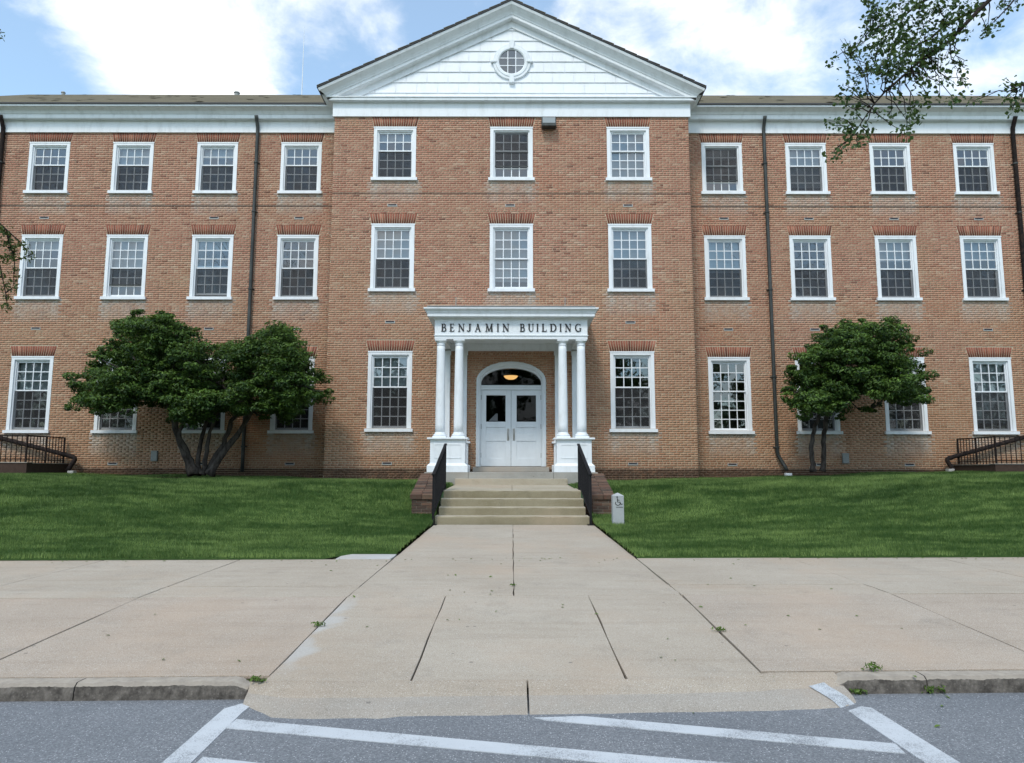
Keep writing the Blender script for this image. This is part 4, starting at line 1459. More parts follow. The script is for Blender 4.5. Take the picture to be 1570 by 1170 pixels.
m = MB(); m.box(AX - A0, AX + A0, BY + .02, BY + .20, 3.90, 4.035); m.box(AX - A0 + .001, AX + A0 - .001, BY - .005, BY + .02, 3.985, 4.02)
link('transom', m, 'door_paint', dd)
# fanlight
pts = [(AX + (A0 + .01) * math.cos(math.pi * k / 32), BY + .10, max(4.03, 4.06 + (B0 - .01) * math.sin(math.pi * k / 32))) for k in range(33)]
m = MB(); m.add(pts, [tuple(range(len(pts)))])
link('fanlight', m, 'door_glass', dd)
# leaves
for sx in (-1, 1):
    x0, x1 = (AX - A0 + .004, AX - .004) if sx < 0 else (AX + .004, AX + A0 - .004)
    hinge_x = x0 if sx < 0 else x1
    gx0, gx1 = (AX - .745, AX - .165) if sx < 0 else (AX + .165, AX + .745)
    y0, y1 = BY + .06, BY + .11
    m = MB()
    m.box(x0, gx0, y0, y1, 1.63, 3.893); m.box(gx1, x1, y0, y1, 1.63, 3.893)
    m.box(gx0, gx1, y0, y1, 3.735, 3.893)
    m.box(gx0, gx1, y0, y1, 2.78, 2.945)
    m.box(gx0, gx1, y0, y1, 2.37, 2.60)
    m.box(gx0, gx1, y0, y1, 1.63, 1.85)
    m.box(gx0, gx1, y0 + .018, y1 - .01, 1.85, 2.37)
    m.box(gx0, gx1, y0 + .018, y1 - .01, 2.60, 2.78)
    leaf = link('door_leaf', m, 'door_paint', dd, bevel=.004)
    m = MB(); m.add([(gx0, y0 + .025, 2.945), (gx1, y0 + .025, 2.945), (gx1, y0 + .025, 3.735), (gx0, y0 + .025, 3.735)], [(0, 1, 2, 3)])
    link('door_glass', m, 'door_glass', leaf)
    hx = AX + sx * .085
    m = MB(); m.box(hx - .035, hx + .035, y0 - .004, y0 - .001, 2.38, 2.74)
    hp = link('push_plate', m, 'steel', leaf)
    m = MB(); m.tube([(hx, y0, 2.42), (hx, y0 - .05, 2.44), (hx, y0 - .05, 2.68), (hx, y0, 2.70)], .011, 8)
    link('pull_handle', m, 'steel', leaf, smooth=True)
    for z in (1.95, 2.8, 3.67):
        m = MB(); m.tube([(hinge_x - sx * .0, y0 - .008, z - .07), (hinge_x, y0 - .008, z + .07)], .014, 8)
        link('hinge', m, 'grey_metal', leaf)
    if sx < 0:
        m = MB(); m.prism_y([(AX - .67, 2.97), (AX - .40, 2.97), (AX - .40, 3.19), (AX - .45, 3.19)], y0 + .029, y0 + .031)  # opaque white patch stands in for a reflection in the glass
        nt = link('reflection_patch', m, 'flat_white')
        tag(nt, 'white slanted patch standing in for a reflection in the left door glass', 'glass_reflection')
m = MB(); m.box(AX - 1.04, AX + 1.04, BY + .02, BY + .35, 1.47, 1.622)
link('threshold', m, 'grey_stone', dd)
# lobby behind the doors
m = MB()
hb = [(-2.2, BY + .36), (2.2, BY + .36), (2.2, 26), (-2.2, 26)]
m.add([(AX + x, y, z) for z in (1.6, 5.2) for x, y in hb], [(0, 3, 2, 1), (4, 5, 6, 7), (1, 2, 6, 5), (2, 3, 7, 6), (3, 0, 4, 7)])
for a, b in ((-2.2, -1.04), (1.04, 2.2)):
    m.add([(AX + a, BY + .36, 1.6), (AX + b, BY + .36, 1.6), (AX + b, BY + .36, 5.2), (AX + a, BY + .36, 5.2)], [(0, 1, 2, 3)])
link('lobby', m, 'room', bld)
# lamp hanging in the lobby, seen through the fanlight
lampy = BY + .9
lc = at(783, 578, lampy)
lt = thing('pendant_lamp', 'lit amber bowl lamp hanging behind the fanlight', 'lamp', (lc.x, lampy, lc.z))
m = MB(); m.lathe(lc.x, lampy, [(.02, lc.z - .085), (.10, lc.z - .075), (.17, lc.z - .04), (.215, lc.z + .01), (.22, lc.z + .03), (.01, lc.z + .03)], 24)
link('lamp_bowl', m, 'lamp', lt, smooth=True)
m = MB(); m.lathe(lc.x, lampy, [(.225, lc.z + .028), (.235, lc.z + .035), (.235, lc.z + .055), (.05, lc.z + .10), (.02, lc.z + .12), (.02, lc.z + .60)], 20)
link('lamp_mount', m, 'brass', lt)

# ------------------------------------------------------------------ steps, landing, platform
st = thing('entrance_steps', 'concrete steps and landing leading up to the white portico', 'steps', (0, 15, .42))
RISE = .164
z = .424
for k in range(4):
    y0 = 15.0 + .33 * k
    xw = (1.575, 1.53, 1.525, 1.50)[k]
    m = MB()
    nx = 20
    r_ = random.Random(40 + k)
    zt = z + RISE
    prof = [(0, z - .03), (.004, zt - .03), (.012, zt - .006), (.028, zt), (.40 if k < 3 else .05, zt + .002), (.40 if k < 3 else .05, z - .03)]
    rings = []
    for i in range(nx + 1):
        x = .005 + xw * (2 * i / nx - 1)
        rings.append([(x, y0 + dy + (r_.gauss(0, .005) if q in (2, 3) else 0), dz + (r_.gauss(0, .003) if q in (2, 3) else 0)) for q, (dy, dz) in enumerate(prof)])
    m.sweep(rings)
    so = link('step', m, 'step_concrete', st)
    so.data.materials.append(M['stained_shaded_riser'])
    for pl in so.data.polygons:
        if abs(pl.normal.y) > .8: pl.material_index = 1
    z = zt
for x0, x1 in ((-1.49, -.004), (.004, 1.50)):
    m = MB()
    y0, y1 = 16.045, 19.05
    v = [(x0, y0, 1.082), (x1, y0, 1.082), (x1, y1, 1.135), (x0, y1, 1.135)]
    m.add(v + [(a, b, c - .3) for a, b, c in v], [(0, 1, 2, 3), (0, 4, 5, 1), (1, 5, 6, 2), (2, 6, 7, 3), (3, 7, 4, 0)])
    link('landing_slab', m, 'step_concrete', st)
m = MB(); m.box(-1.49, 1.455, 19.05, 19.40, 1.0, 1.293)
link('stone_step', m, 'step_concrete', st, bevel=.01)
for x0, x1 in ((-2.33, -1.16), (-1.155, 1.10), (1.105, 2.28)):
    m = MB(); m.box(x0, x1, 19.36, 21.478, .95, 1.461)
    link('platform_block', m, 'grey_stone', st, bevel=.01)
m = MB(); m.box(AX - 1.10, AX + 1.10, 20.95, 21.46, 1.4625, 1.60)
link('door_step', m, 'grey_stone', st, bevel=.01)

# brick cheek walls beside the steps
def cheek(xa, xb, label):
    y0, y1 = 15.55, 17.35
    zt = lambda y: .915 + (y - y0) / (y1 - y0) * .43      # top of the wall under the coping
    base = .30
    t = thing('cheek_wall', label, 'wall', ((xa + xb) / 2, y0, .45), 'brick cheek walls beside the steps')
    m = MB()
    e = .008
    m.add([(xa + e, y0 + e, base), (xb - e, y0 + e, base), (xb - e, y1 - e, base), (xa + e, y1 - e, base),
           (xa + e, y0 + e, zt(y0)), (xb - e, y0 + e, zt(y0)), (xb - e, y1 - e, zt(y1)), (xa + e, y1 - e, zt(y1))],
          [(0, 3, 2, 1), (4, 5, 6, 7), (0, 1, 5, 4), (1, 2, 6, 5), (2, 3, 7, 6), (3, 0, 4, 7)])
    link('mortar_core', m, 'dark_mortar', t)
    r_ = random.Random(int(xa * 77))
    def brick(v8):
        mm = MB()
        mm.add(v8, [(0, 3, 2, 1), (4, 5, 6, 7), (0, 1, 5, 4), (1, 2, 6, 5), (2, 3, 7, 6), (3, 0, 4, 7)])
        link('brick', mm, 'cheek_brick', t, bevel=.004)
    def bb(x0, x1, ya, yb, za, zb, zc=None, zd=None):
        j = r_.gauss(0, .002)
        zc = zb if zc is None else zc
        brick([(x0, ya + j, za), (x1, ya + j, za), (x1, yb, za), (x0, yb, za), (x0, ya + j, zb), (x1, ya + j, zb), (x1, yb, zc), (x0, yb, zc)])
    # front face: stretchers and a closer, alternate courses
    z = .37
    c = 0
    while z < .90:
        h = min(.0577, .905 - z)
        if h < .02: break
        cuts = [xa, xa + .203, xa + .213 + .0925, xb] if c % 2 == 0 else [xa, xa + .0975, xa + .31, xb]
        xs_ = [xa]
        w1 = .203 if c % 2 == 0 else .098
        xs_ = [(xa, xa + w1), (xa + w1 + .01, xb - (.098 if c % 2 else 0) - (.01 if c % 2 else 0))] + ([(xb - .098, xb)] if c % 2 else [])
        for p, q in xs_:
            if q - p > .03: bb(p, q, y0, y0 + .09, z, z + h)
        # outer and inner sides
        y = y0 + .10
        while y < y1:
            L = .203 if c % 2 == 0 else .203
            if y == y0 + .10 and c % 2: L = .12
            ye = min(y + L, y1)
            if ye - y > .04:
                bb(xa, xa + .09, y, ye, z, z + h); bb(xb - .09, xb, y, ye, z, z + h)
            y += L + .01
        z += .0677; c += 1
    # courses above the front's head, following the slope
    z = .37 + .0677 * c
    while z < zt(y1) - .03:
        y = y0 + (z + .0577 - .915) / .43 * (y1 - y0)
        y = max(y, y0 + .05)
        while y < y1:
            ye = min(y + .203, y1)
            if ye - y > .04:
                bb(xa, xa + .09, y, ye, z, z + .0577); bb(xb - .09, xb, y, ye, z, z + .0577)
            y += .213
        z += .0677
    # coping: bricks on edge laid across
    n = 26
    for k in range(n):
        ya = y0 - .03 + (y1 + .04 - y0) * k / n
        yb = y0 - .03 + (y1 + .04 - y0) * (k + 1) / n - .009
        j = r_.gauss(0, .003)
        x_0, x_1 = xa - .022 + r_.gauss(0, .003), xb + .022 + r_.gauss(0, .003)
        za, zb = zt(ya), zt(yb)
        xm = x_0 + (x_1 - x_0) * (.5 + r_.choice((-.02, .02)))
        for p, q in ((x_0, xm - .004), (xm + .004, x_1)):
            brick([(p, ya, za), (q, ya, za), (q, yb, zb), (p, yb, zb), (p, ya - .012, za + .10 + j), (q, ya - .012, za + .10 + j), (q, yb - .012, zb + .10 + j), (p, yb - .012, zb + .10 + j)])
cheek(-2.13, -1.70, 'low sloping brick cheek wall left of the concrete steps')
cheek(1.72, 2.15, 'low sloping brick cheek wall right of the concrete steps, next to the stone post')

# hand railings
def handrail(xn, xf, label):
    t = thing('handrail', label, 'railing', (xn, 14.9, .43), 'black iron handrails of the entrance steps')
    n0, n1 = Vector((xn, 14.88, .424)), Vector((xf, 16.35, 1.085))
    top0, top1 = Vector((xn, 14.88, 1.45)), Vector((xf, 16.35, 2.085))
    for a, b in ((n0, top0), (n1, top1)):
        m = MB(); m.bar(a, b, .045, .045)
        link('post', m, 'iron', t)
    m = MB(); m.box(xn - .07, xn + .07, 14.81, 14.95, .422, .436)
    link('base_plate', m, 'iron', t)
    d = (top1 - top0).normalized()
    m = MB(); m.bar(top0 - d * .06, top1 + d * .05, .062, .035)
    link('top_rail', m, 'iron', t, bevel=.006)
    m = MB(); m.bar(n0.lerp(top0, .20) , n1.lerp(top1, .14), .03, .03)
    link('bottom_rail', m, 'iron', t)
    for k in range(1, 13):
        f = k / 13
        lo = n0.lerp(top0, .20).lerp(n1.lerp(top1, .14), f); hi = top0.lerp(top1, f)
        m = MB(); m.bar(lo, hi, .018, .018)
        link('baluster', m, 'iron', t)
handrail(-1.595, -1.50, 'black iron handrail on the left side of the steps')
handrail(1.595, 1.50, 'black iron handrail on the right side of the steps')

# ------------------------------------------------------------------ areaway railings at both ends
def areaway(sx, label):
    xk = AX + sx * 13.83
    xe = AX + sx * 19.5
    yf = 20.75
    zb = 1.72
    t = thing('areaway_railing', label, 'railing', (xk, yf, 1.4), 'iron railings round the basement areaways')
    m = MB()
    m.box(min(xk - sx * .12, xe), max(xk - sx * .12, xe), yf - .12, yf + .12, 1.2, 1.70)
    m.box(min(xk - .12, xk + .12), max(xk - .12, xk + .12), yf + .121, WY - .03, 1.2, 1.68)
    link('brick_kerb', m, 'dark_foot', t)
    m = MB()
    m.box(min(xk - sx * .14, xe), max(xk - sx * .14, xe), yf - .14, yf + .14, 1.70, 1.718)
    m.box(xk - .14, xk + .14, yf + .141, WY - .03, 1.68, 1.697)
    link('coping', m, 'grey_stone', t)
    tz = 2.48
    m = MB(); m.bar((xk, yf, tz), (xe, yf, tz), .045, .03); link('top_rail', m, 'brown_iron', t)
    m = MB(); m.bar((xk, yf, tz), (xk, WY - .1, tz), .045, .03); link('top_rail', m, 'brown_iron', t)
    m = MB(); m.bar((xk, yf, 1.80), (xe, yf, 1.80), .03, .02); link('bottom_rail', m, 'brown_iron', t)
    m = MB(); m.bar((xk, yf, 1.79), (xk, WY - .1, 1.79), .03, .02); link('bottom_rail', m, 'brown_iron', t)
    x = 0
    k = 0
    while x < 5.6:
        post = k % 9 == 0
        w = .04 if post else .018
        m = MB(); m.bar((xk + sx * x, yf, 1.718), (xk + sx * x, yf, tz + (.03 if post else -.012)), w, w)
        link('post' if post else 'baluster', m, 'brown_iron', t)
        x += .145; k += 1
    y = .145
    k = 1
    while yf + y < WY - .05:
        post = k in (6, 12)
        w = .04 if post else .018
        m = MB(); m.bar((xk, yf + y, 1.697), (xk, yf + y, tz - .012), w, w)
        link('post' if post else 'baluster', m, 'brown_iron', t)
        y += .145; k += 1
areaway(-1, 'dark iron railing round the basement areaway at the left edge')
areaway(1, 'dark iron railing round the basement areaway at the right edge')

# splash blocks under the downspouts
for x, y, lab in ((AX - 13.38, WY - .34, 'small pale splash block under the left diagonal drain pipe'), (AX + 13.38, WY - .34, 'small pale splash block under the right diagonal drain pipe'),
                  (8.42, WY - .32, 'white splash block under the downspout beside the small tree')):
    zg = lawn_z(x, y)
    m = MB(); m.box(x - .09, x + .09, y - .12, y + .06, zg - .02, zg + .13)
    o = link('splash_block', m, 'flat_white' if x == 8.42 else 'concrete_pale', bevel=.012)
    tag(o, lab, 'block', 'splash blocks')

# ------------------------------------------------------------------ floodlight and antenna
fl = thing('flood_light', 'dark box floodlight mounted on the brick below the white frieze', 'floodlight', (1.12, BY - .2, 12.2))
m = MB(); m.prism_y([(.90, 12.05), (1.35, 12.05), (1.35, 12.34), (.90, 12.34)], BY - .30, BY - .04)
link('housing', m, 'pipe', fl, bevel=.015)
m = MB(); m.box(.93, 1.32, BY - .308, BY - .3005, 12.14, 12.32)
link('lens', m, 'lens', fl)
m = MB(); m.box(1.06, 1.19, BY - .045, BY + .0, 12.10, 12.28)
link('bracket', m, 'pipe', fl)
m = MB(); m.tube([(-9.3, 30.2, 17.4), (-9.3, 30.2, 19.5), (-9.3, 30.2, 21.1)], [.022, .016, .008], 8)
tag(link('antenna', m, 'white_paint'), 'thin white antenna pole rising behind the left roof', 'antenna')
for x, s_, lab in ((-19.4, .07, 'small dark vent on the roof ridge at the far left'), (-11.9, .10, 'low pale vent on the roof ridge near the pediment')):
    zr = EAVE_Z + SLOPE * (RIDGE_Y - WY + .49)
    m = MB(); m.lathe(x, RIDGE_Y - .05, [(s_, zr - .1), (s_, zr + .07), (s_ * 1.3, zr + .075), (s_ * 1.1, zr + .12), (.02, zr + .13)], 12)
    tag(link('roof_vent', m, 'grey_metal'), lab, 'vent', 'vents on the roof ridge')

# ------------------------------------------------------------------ accessibility post
bx_, by_ = 2.09, 14.5
zg = lawn_z(bx_, by_)
bp = thing('marker_post', 'short grey stone post with a black wheelchair symbol beside the steps', 'post', (bx_, by_, zg))
m = MB()
w = .108
z1 = 1.075
m.add([(bx_ - w, by_ - w, zg - .1), (bx_ + w, by_ - w, zg - .1), (bx_ + w, by_ + w, zg - .1), (bx_ - w, by_ + w, zg - .1),
       (bx_ - w, by_ - w, z1 - .045), (bx_ + w, by_ - w, z1 - .045), (bx_ + w, by_ + w, z1 - .045), (bx_ - w, by_ + w, z1 - .045), (bx_, by_, z1 + .012)],
      [(0, 3, 2, 1), (0, 1, 5, 4), (1, 2, 6, 5), (2, 3, 7, 6), (3, 0, 4, 7), (4, 5, 8), (5, 6, 8), (6, 7, 8), (7, 4, 8)])
link('post_body', m, 'granite', bp, bevel=.006)
m = MB()
yf = by_ - w - .003
def flat_stroke(m, pts, wd, yo=0):
    rings = []
    for i, p in enumerate(pts):
        a, b = pts[max(i - 1, 0)], pts[min(i + 1, len(pts) - 1)]
        d = Vector((b[0] - a[0], b[1] - a[1])).normalized()
        nx, nz = -d.y * wd / 2, d.x * wd / 2
        rings.append([(bx_ + p[0] - nx, yf - yo, p[1] - nz), (bx_ + p[0] + nx, yf - yo, p[1] + nz), (bx_ + p[0] + nx, yf + .004, p[1] + nz), (bx_ + p[0] - nx, yf + .004, p[1] - nz)])
    m.sweep(rings)
cz = .885
flat_stroke(m, arcpts(-.012, cz, .046, .042, 150, 400, 18), .014)
flat_stroke(m, [(-.022, cz + .095), (-.016, cz + .02), (.03, cz + .02), (.052, cz - .025), (.08, cz - .018)], .016, .0004)
flat_stroke(m, [(-.018, cz + .06), (.022, cz + .058)], .012, .0008)
flat_stroke(m, arcpts(-.024, cz + .118, .008, .008, 0, 360, 10), .016, .0012)
link('wheelchair_symbol', m, 'ink', bp)
m = MB()
for k in range(7):
    x = -.045 + k * .0195
    flat_stroke(m, [(x, .806), (x + .013, .806)], .016)
link('lettering', m, 'ink', bp)

# ------------------------------------------------------------------ trees
def leaf_cloud(name, C, Nrm, size, aspect, tone, seed, parent, mat, droop=.0, jitter=.55):
    """C (n,3) leaf centres, Nrm (n,3) facing; kite-shaped folded leaves"""
    rg = np.random.default_rng(seed)
    n = len(C)
    Nn = Nrm + rg.normal(0, jitter, (n, 3))
    Nn /= np.linalg.norm(Nn, axis=1, keepdims=True) + 1e-9
    D = rg.normal(0, 1, (n, 3)); D[:, 2] -= droop
    D -= Nn * np.sum(D * Nn, axis=1, keepdims=True)
    D /= np.linalg.norm(D, axis=1, keepdims=True) + 1e-9
    S_ = np.cross(Nn, D)
    L = size * rg.uniform(.65, 1.25, n)[:, None]
    W_ = L * aspect
    fold = Nn * (L * .10)
    V = np.empty((n, 6, 3))
    V[:, 0] = C - D * L * .5
    V[:, 1] = C - D * L * .12 + S_ * W_ * .5 + fold
    V[:, 2] = C + D * L * .22 + S_ * W_ * .38 + fold
    V[:, 3] = C + D * L * .5 - fold * .6
    V[:, 4] = C + D * L * .22 - S_ * W_ * .38 + fold
    V[:, 5] = C - D * L * .12 - S_ * W_ * .5 + fold
    f = np.array([(0, 1, 2, 3), (0, 3, 4, 5)])
    F = (np.arange(n)[:, None, None] * 6 + f[None]).reshape(-1, 4)
    me = fast_mesh(name, V.reshape(-1, 3), F, np.repeat(np.clip(tone, 0, 1), 6))
    return link(name, me, mat, parent)

def limb(m, a, b, r0, r1, wob, rnd, n=6, sag=0):
    a, b = Vector(a), Vector(b)
    pts, rad = [], []
    L = (b - a).length
    for k in range(n + 1):
        t = k / n
        p = a.lerp(b, t)
        if 0 < k < n:
            p += Vector((rnd.gauss(0, wob), rnd.gauss(0, wob), rnd.gauss(0, wob * .6))) * L
        p.z += sag * math.sin(math.pi * t)
        pts.append(p); rad.append(r0 + (r1 - r0) * t ** .8)
    m.tube(pts, rad, 7)
    return pts

def magnolia(label, base, y0, stems, puffs, seed, nleaf, leafsize):
    """puffs: (px, py, radius m, depth offset) measured from the photograph"""
    rnd = random.Random(seed)
    rg = np.random.default_rng(seed)
    t = thing('magnolia_tree', label, 'tree', base, 'dark broad leaved trees on the lawn')
    m = MB()
    tips = []
    for (pts, r0, r1) in stems:
        P = [Vector(base) + Vector((random.uniform(-.1, .1), 0, -.1))] if False else []
        P = [at(px, py, y0 + dy) for px, py, dy in pts]
        fine_pts, rad = [], []
        for k in range(len(P) - 1):
            for q in range(4):
                u = q / 4
                p = P[k].lerp(P[k + 1], u)
                p += Vector((rnd.gauss(0, .018), rnd.gauss(0, .018), 0))
                fine_pts.append(p)
        fine_pts.append(P[-1])
        N_ = len(fine_pts)
        rad = [r0 + (r1 - r0) * (k / (N_ - 1)) ** .8 for k in range(N_)]
        rad = [r_ * rnd.uniform(.9, 1.12) for r_ in rad]
        rad[0] *= 1.35
        m.tube(fine_pts, rad, 9)
        tips += fine_pts[N_ // 2:]
    C, Nr, tone = [], [], []
    for (px, py, rad, dy) in puffs:
        c = at(px, py, y0 + dy)
        tip = min(tips, key=lambda q: (q - c).length)
        if rnd.random() < .4:
            limb(m, tip, c, .035, .012, .05, rnd, 5)
        # several small heads of leaves inside each puff
        n = int(nleaf * (rad / .6) ** 2)
        heads = max(3, int(13 * (rad / .6) ** 2))
        hc = rg.normal(0, 1, (heads, 3)); hc /= np.linalg.norm(hc, axis=1, keepdims=True)
        hc *= rad * rg.uniform(.45, 1.0, (heads, 1)) * np.array([1.15, 1.0, .62])
        pick = rg.integers(0, heads, n)
        q = rg.normal(0, 1, (n, 3)); q /= np.linalg.norm(q, axis=1, keepdims=True)
        hr = rad * .42
        off = q * (hr * rg.uniform(.35, 1.0, (n, 1)) ** .5) * np.array([1.2, 1.1, .6])
        pos = np.array(c)[None] + hc[pick] + off
        C.append(pos)
        nn = q * .7 + np.array([0, -.25, .75])
        Nr.append(nn)
        tn = .30 + .28 * q[:, 2] + rg.normal(0, .22, n) + rg.normal(0, .10, heads)[pick]  # light painted into leaf tone: paler tops, darker undersides of each head
        tone.append(tn)
    link('trunk', m, 'bark', t, smooth=True)
    C = np.concatenate(C); Nr = np.concatenate(Nr); tone = np.concatenate(tone)
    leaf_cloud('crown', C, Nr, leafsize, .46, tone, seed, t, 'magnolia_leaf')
    return t

# left tree: broad double crown on five stems
def fill(outline_rows, step, rnd, rad, depth):
    """puffs spread through the crown: rows of (py, px0, px1)"""
    out = []
    for (py, a, b) in outline_rows:
        for ex in (a - 2, b + 2):
            out.append((ex + rnd.gauss(0, 4), py + rnd.gauss(0, 7), rnd.uniform(.12, .22), rnd.gauss(-.3, .4)))
        a, b = a + 11, b - 11
        n = max(1, int(round((b - a) / step)))
        for k in range(n + 1):
            px = a + (b - a) * (k / n if n else .5)
            for d in depth:
                w = 1 - abs(d) / (max(depth) + .01) * .25
                mid = (a + b) / 2
                out.append((mid + (px - mid) * w + rnd.gauss(0, step * .14), py + rnd.gauss(0, 4), rad * rnd.uniform(.8, 1.15), d + rnd.gauss(0, .15)))
    return out
lr = random.Random(77)
rowsL = [(497, 200, 262), (514, 180, 300), (533, 172, 318), (556, 150, 330), (578, 128, 335), (600, 122, 330), (613, 120, 200), (612, 236, 340),
         (524, 398, 440), (542, 340, 462), (560, 345, 474), (580, 340, 484), (600, 330, 492), (617, 285, 400), (622, 410, 450), (630, 270, 305)]
puffsL = fill(rowsL, 36, lr, .49, (-1.25, 0.0, 1.05))
puffsL += [(115, 622, .22, -.6), (150, 625, .2, -.2), (495, 600, .28, -.5), (384, 520, .2, .3), (445, 638, .22, -.4), (210, 483, .26, 0), (250, 486, .24, .2), (418, 517, .24, 0), (405, 640, .18, -.3), (228, 620, .2, .5)]
stemsL = [([(296, 727, 0), (280, 690, 0), (268, 648, -.1), (255, 615, -.3), (215, 585, -.5)], .12, .045),
          ([(300, 728, .05), (290, 700, 0), (276, 672, -.2), (285, 630, .2), (262, 570, .4)], .085, .04),
          ([(306, 728, .1), (302, 700, .1), (312, 660, .2), (326, 625, .3), (320, 570, .3)], .08, .035),
          ([(312, 728, 0), (316, 700, -.1), (320, 670, -.1), (330, 640, -.1), (345, 600, -.4)], .075, .035),
          ([(318, 727, .05), (338, 690, .05), (352, 655, .1), (372, 620, .2), (400, 570, .2)], .10, .04),
          ([(322, 727, -.05), (342, 697, -.1), (368, 660, -.2), (385, 632, -.3), (430, 585, -.4)], .11, .045)]
bL = at(305, 729, 20.4)
magnolia('broad dark green multi stemmed tree with double crown left of the portico', (bL.x, 20.4, bL.z), 20.4, stemsL, puffsL, 31, 1000, .092)

rr = random.Random(88)
rowsR = [(505, 1285, 1350), (520, 1262, 1380), (537, 1246, 1392), (556, 1226, 1402), (575, 1218, 1406), (592, 1216, 1405), (606, 1218, 1300), (600, 1350, 1405), (622, 1228, 1282)]
puffsR = fill(rowsR, 34, rr, .46, (-.95, 0.0, .85))
puffsR += [(1320, 494, .2, 0), (1268, 504, .22, .1), (1372, 508, .2, .1), (1212, 560, .24, -.3), (1212, 610, .24, -.2), (1232, 642, .2, -.2), (1336, 625, .22, -.3), (1346, 620, .15, -.2), (1325, 627, .14, -.3), (1409, 570, .22, -.2), (1412, 600, .2, -.1)]
stemsR = [([(1247, 722, 0), (1245, 700, 0), (1243, 675, 0), (1253, 645, -.1), (1262, 615, -.2), (1285, 570, -.3)], .075, .04),
          ([(1261, 722, .1), (1264, 700, .1), (1263, 670, .1), (1267, 640, .1), (1272, 600, .2), (1330, 560, .3)], .08, .04),
          ([(1268, 620, 0), (1300, 612, -.1), (1318, 628, -.2), (1336, 626, -.3)], .03, .012)]
bR = at(1255, 723, 20.6)
magnolia('smaller dark green two stemmed tree with rounded crown right of the portico', (bR.x, 20.6, bR.z), 20.6, stemsR, puffsR, 37, 1000, .092)
# bare soil at the feet of the two trees
for c, a, b in ((bL, 2.1, .8), (bR, 1.5, .7)):
    m = MB()
    n = 28
    ring = []
    for k in range(n):
        an = 2 * math.pi * k / n
        x, y = c.x + a * math.cos(an) * (1 + .08 * math.sin(3 * an)), c.y + b * math.sin(an)
        ring.append((x, y, lawn_z(x, y) + .008))
    m.add(ring + [(c.x, c.y, lawn_z(c.x, c.y) + .04)], [(k, (k + 1) % n, n) for k in range(n)])
    structure(link('bare_soil', m, 'mulch', smooth=True))

# overhanging street tree on the right: trunk outside the picture, one bough reaching in
def overhang(label, trunk_xy, boughs, clusters, y0, seed, mat, leafsize, aspect, per, extra, droop, spread):
    rnd = random.Random(seed); rg = np.random.default_rng(seed)
    bx, by = trunk_xy
    zg = lawn_z(bx, by) if abs(bx) < 21 else 1.0
    t = thing('street_tree', label, 'tree', (bx, by, zg), 'street trees at the frame edges')
    m = MB()
    top = Vector((bx + (1.2 if bx > 0 else -1.6), by, zg + 10.5))
    P = [Vector((bx, by, zg - .1)), Vector((bx - .03, by, zg + 1.5)), Vector((bx + .05, by + .05, zg + 4)), Vector((bx + .1, by, zg + 6.8)), top]
    m.tube(P, [.33, .25, .21, .16, .06], 12)
    nodes = []
    for pts, r0, r1, from_trunk in boughs:
        Q = [at(px, py, y0 + dy) for px, py, dy in pts]
        if from_trunk:
            s_ = Vector((bx + .08, by, zg + from_trunk))
            Q = [s_, s_.lerp(Q[0], .5) + Vector((0, 0, .35))] + Q
        rad = [r0 + (r1 - r0) * (k / (len(Q) - 1)) for k in range(len(Q))]
        m.tube(Q, rad, 7)
        for a, b in zip(Q, Q[1:]):
            for k in range(4): nodes.append(a.lerp(b, k / 4))
    C, Nr = [], []
    for (px, py, rad, dy, dens) in clusters:
        c = at(px, py, y0 + dy)
        tip = min(nodes, key=lambda q: (q - c).length + .3 * abs(q.x - c.x))
        tw = limb(m, tip, c, .011, .004, .05, rnd, 5)
        n = int(per * dens * (rad / .3) ** 2)
        for k in range(max(2, int(n / 9))):
            e = c + Vector((rnd.gauss(0, 1), rnd.gauss(0, 1), rnd.gauss(0, .8) - droop * .3)).normalized() * rad * rnd.uniform(.3, 1.0)
            st_ = tw[rnd.randint(2, len(tw) - 1)]
            m.tube([st_, st_.lerp(e, .5) + Vector((0, 0, .02)), e], [.004, .003, .002], 4)
            for q in range(9):
                f_ = rnd.uniform(.35, 1.08)
                p = st_.lerp(e, f_) + Vector((rnd.gauss(0, 1), rnd.gauss(0, 1), rnd.gauss(0, 1) - .4)) * spread
                C.append(p); Nr.append((rnd.gauss(0, .5), rnd.gauss(-.2, .5), .6))
    # the rest of the crown, above and outside the picture
    for k in range(extra):
        c = top + Vector((rnd.gauss(.6 if bx > 0 else -.6, 1.6), rnd.gauss(-.6, 1.5), rnd.gauss(1.0, 1.2)))
        limb(m, P[3].lerp(top, rnd.random()), c, .03, .008, .05, rnd, 4)
        for q in range(70):
            C.append(c + Vector((rnd.gauss(0, .5), rnd.gauss(0, .5), rnd.gauss(0, .32)))); Nr.append((rnd.gauss(0, .5), rnd.gauss(0, .5), .7))
    link('trunk', m, 'dark_bark', t, smooth=True)
    C = np.array([tuple(c) for c in C]); Nr = np.array(Nr)
    tone = .42 + rg.normal(0, .24, len(C))
    leaf_cloud('crown', C, Nr, leafsize, aspect, tone, seed, t, mat, droop, .5)
    return t
YR = 10.6
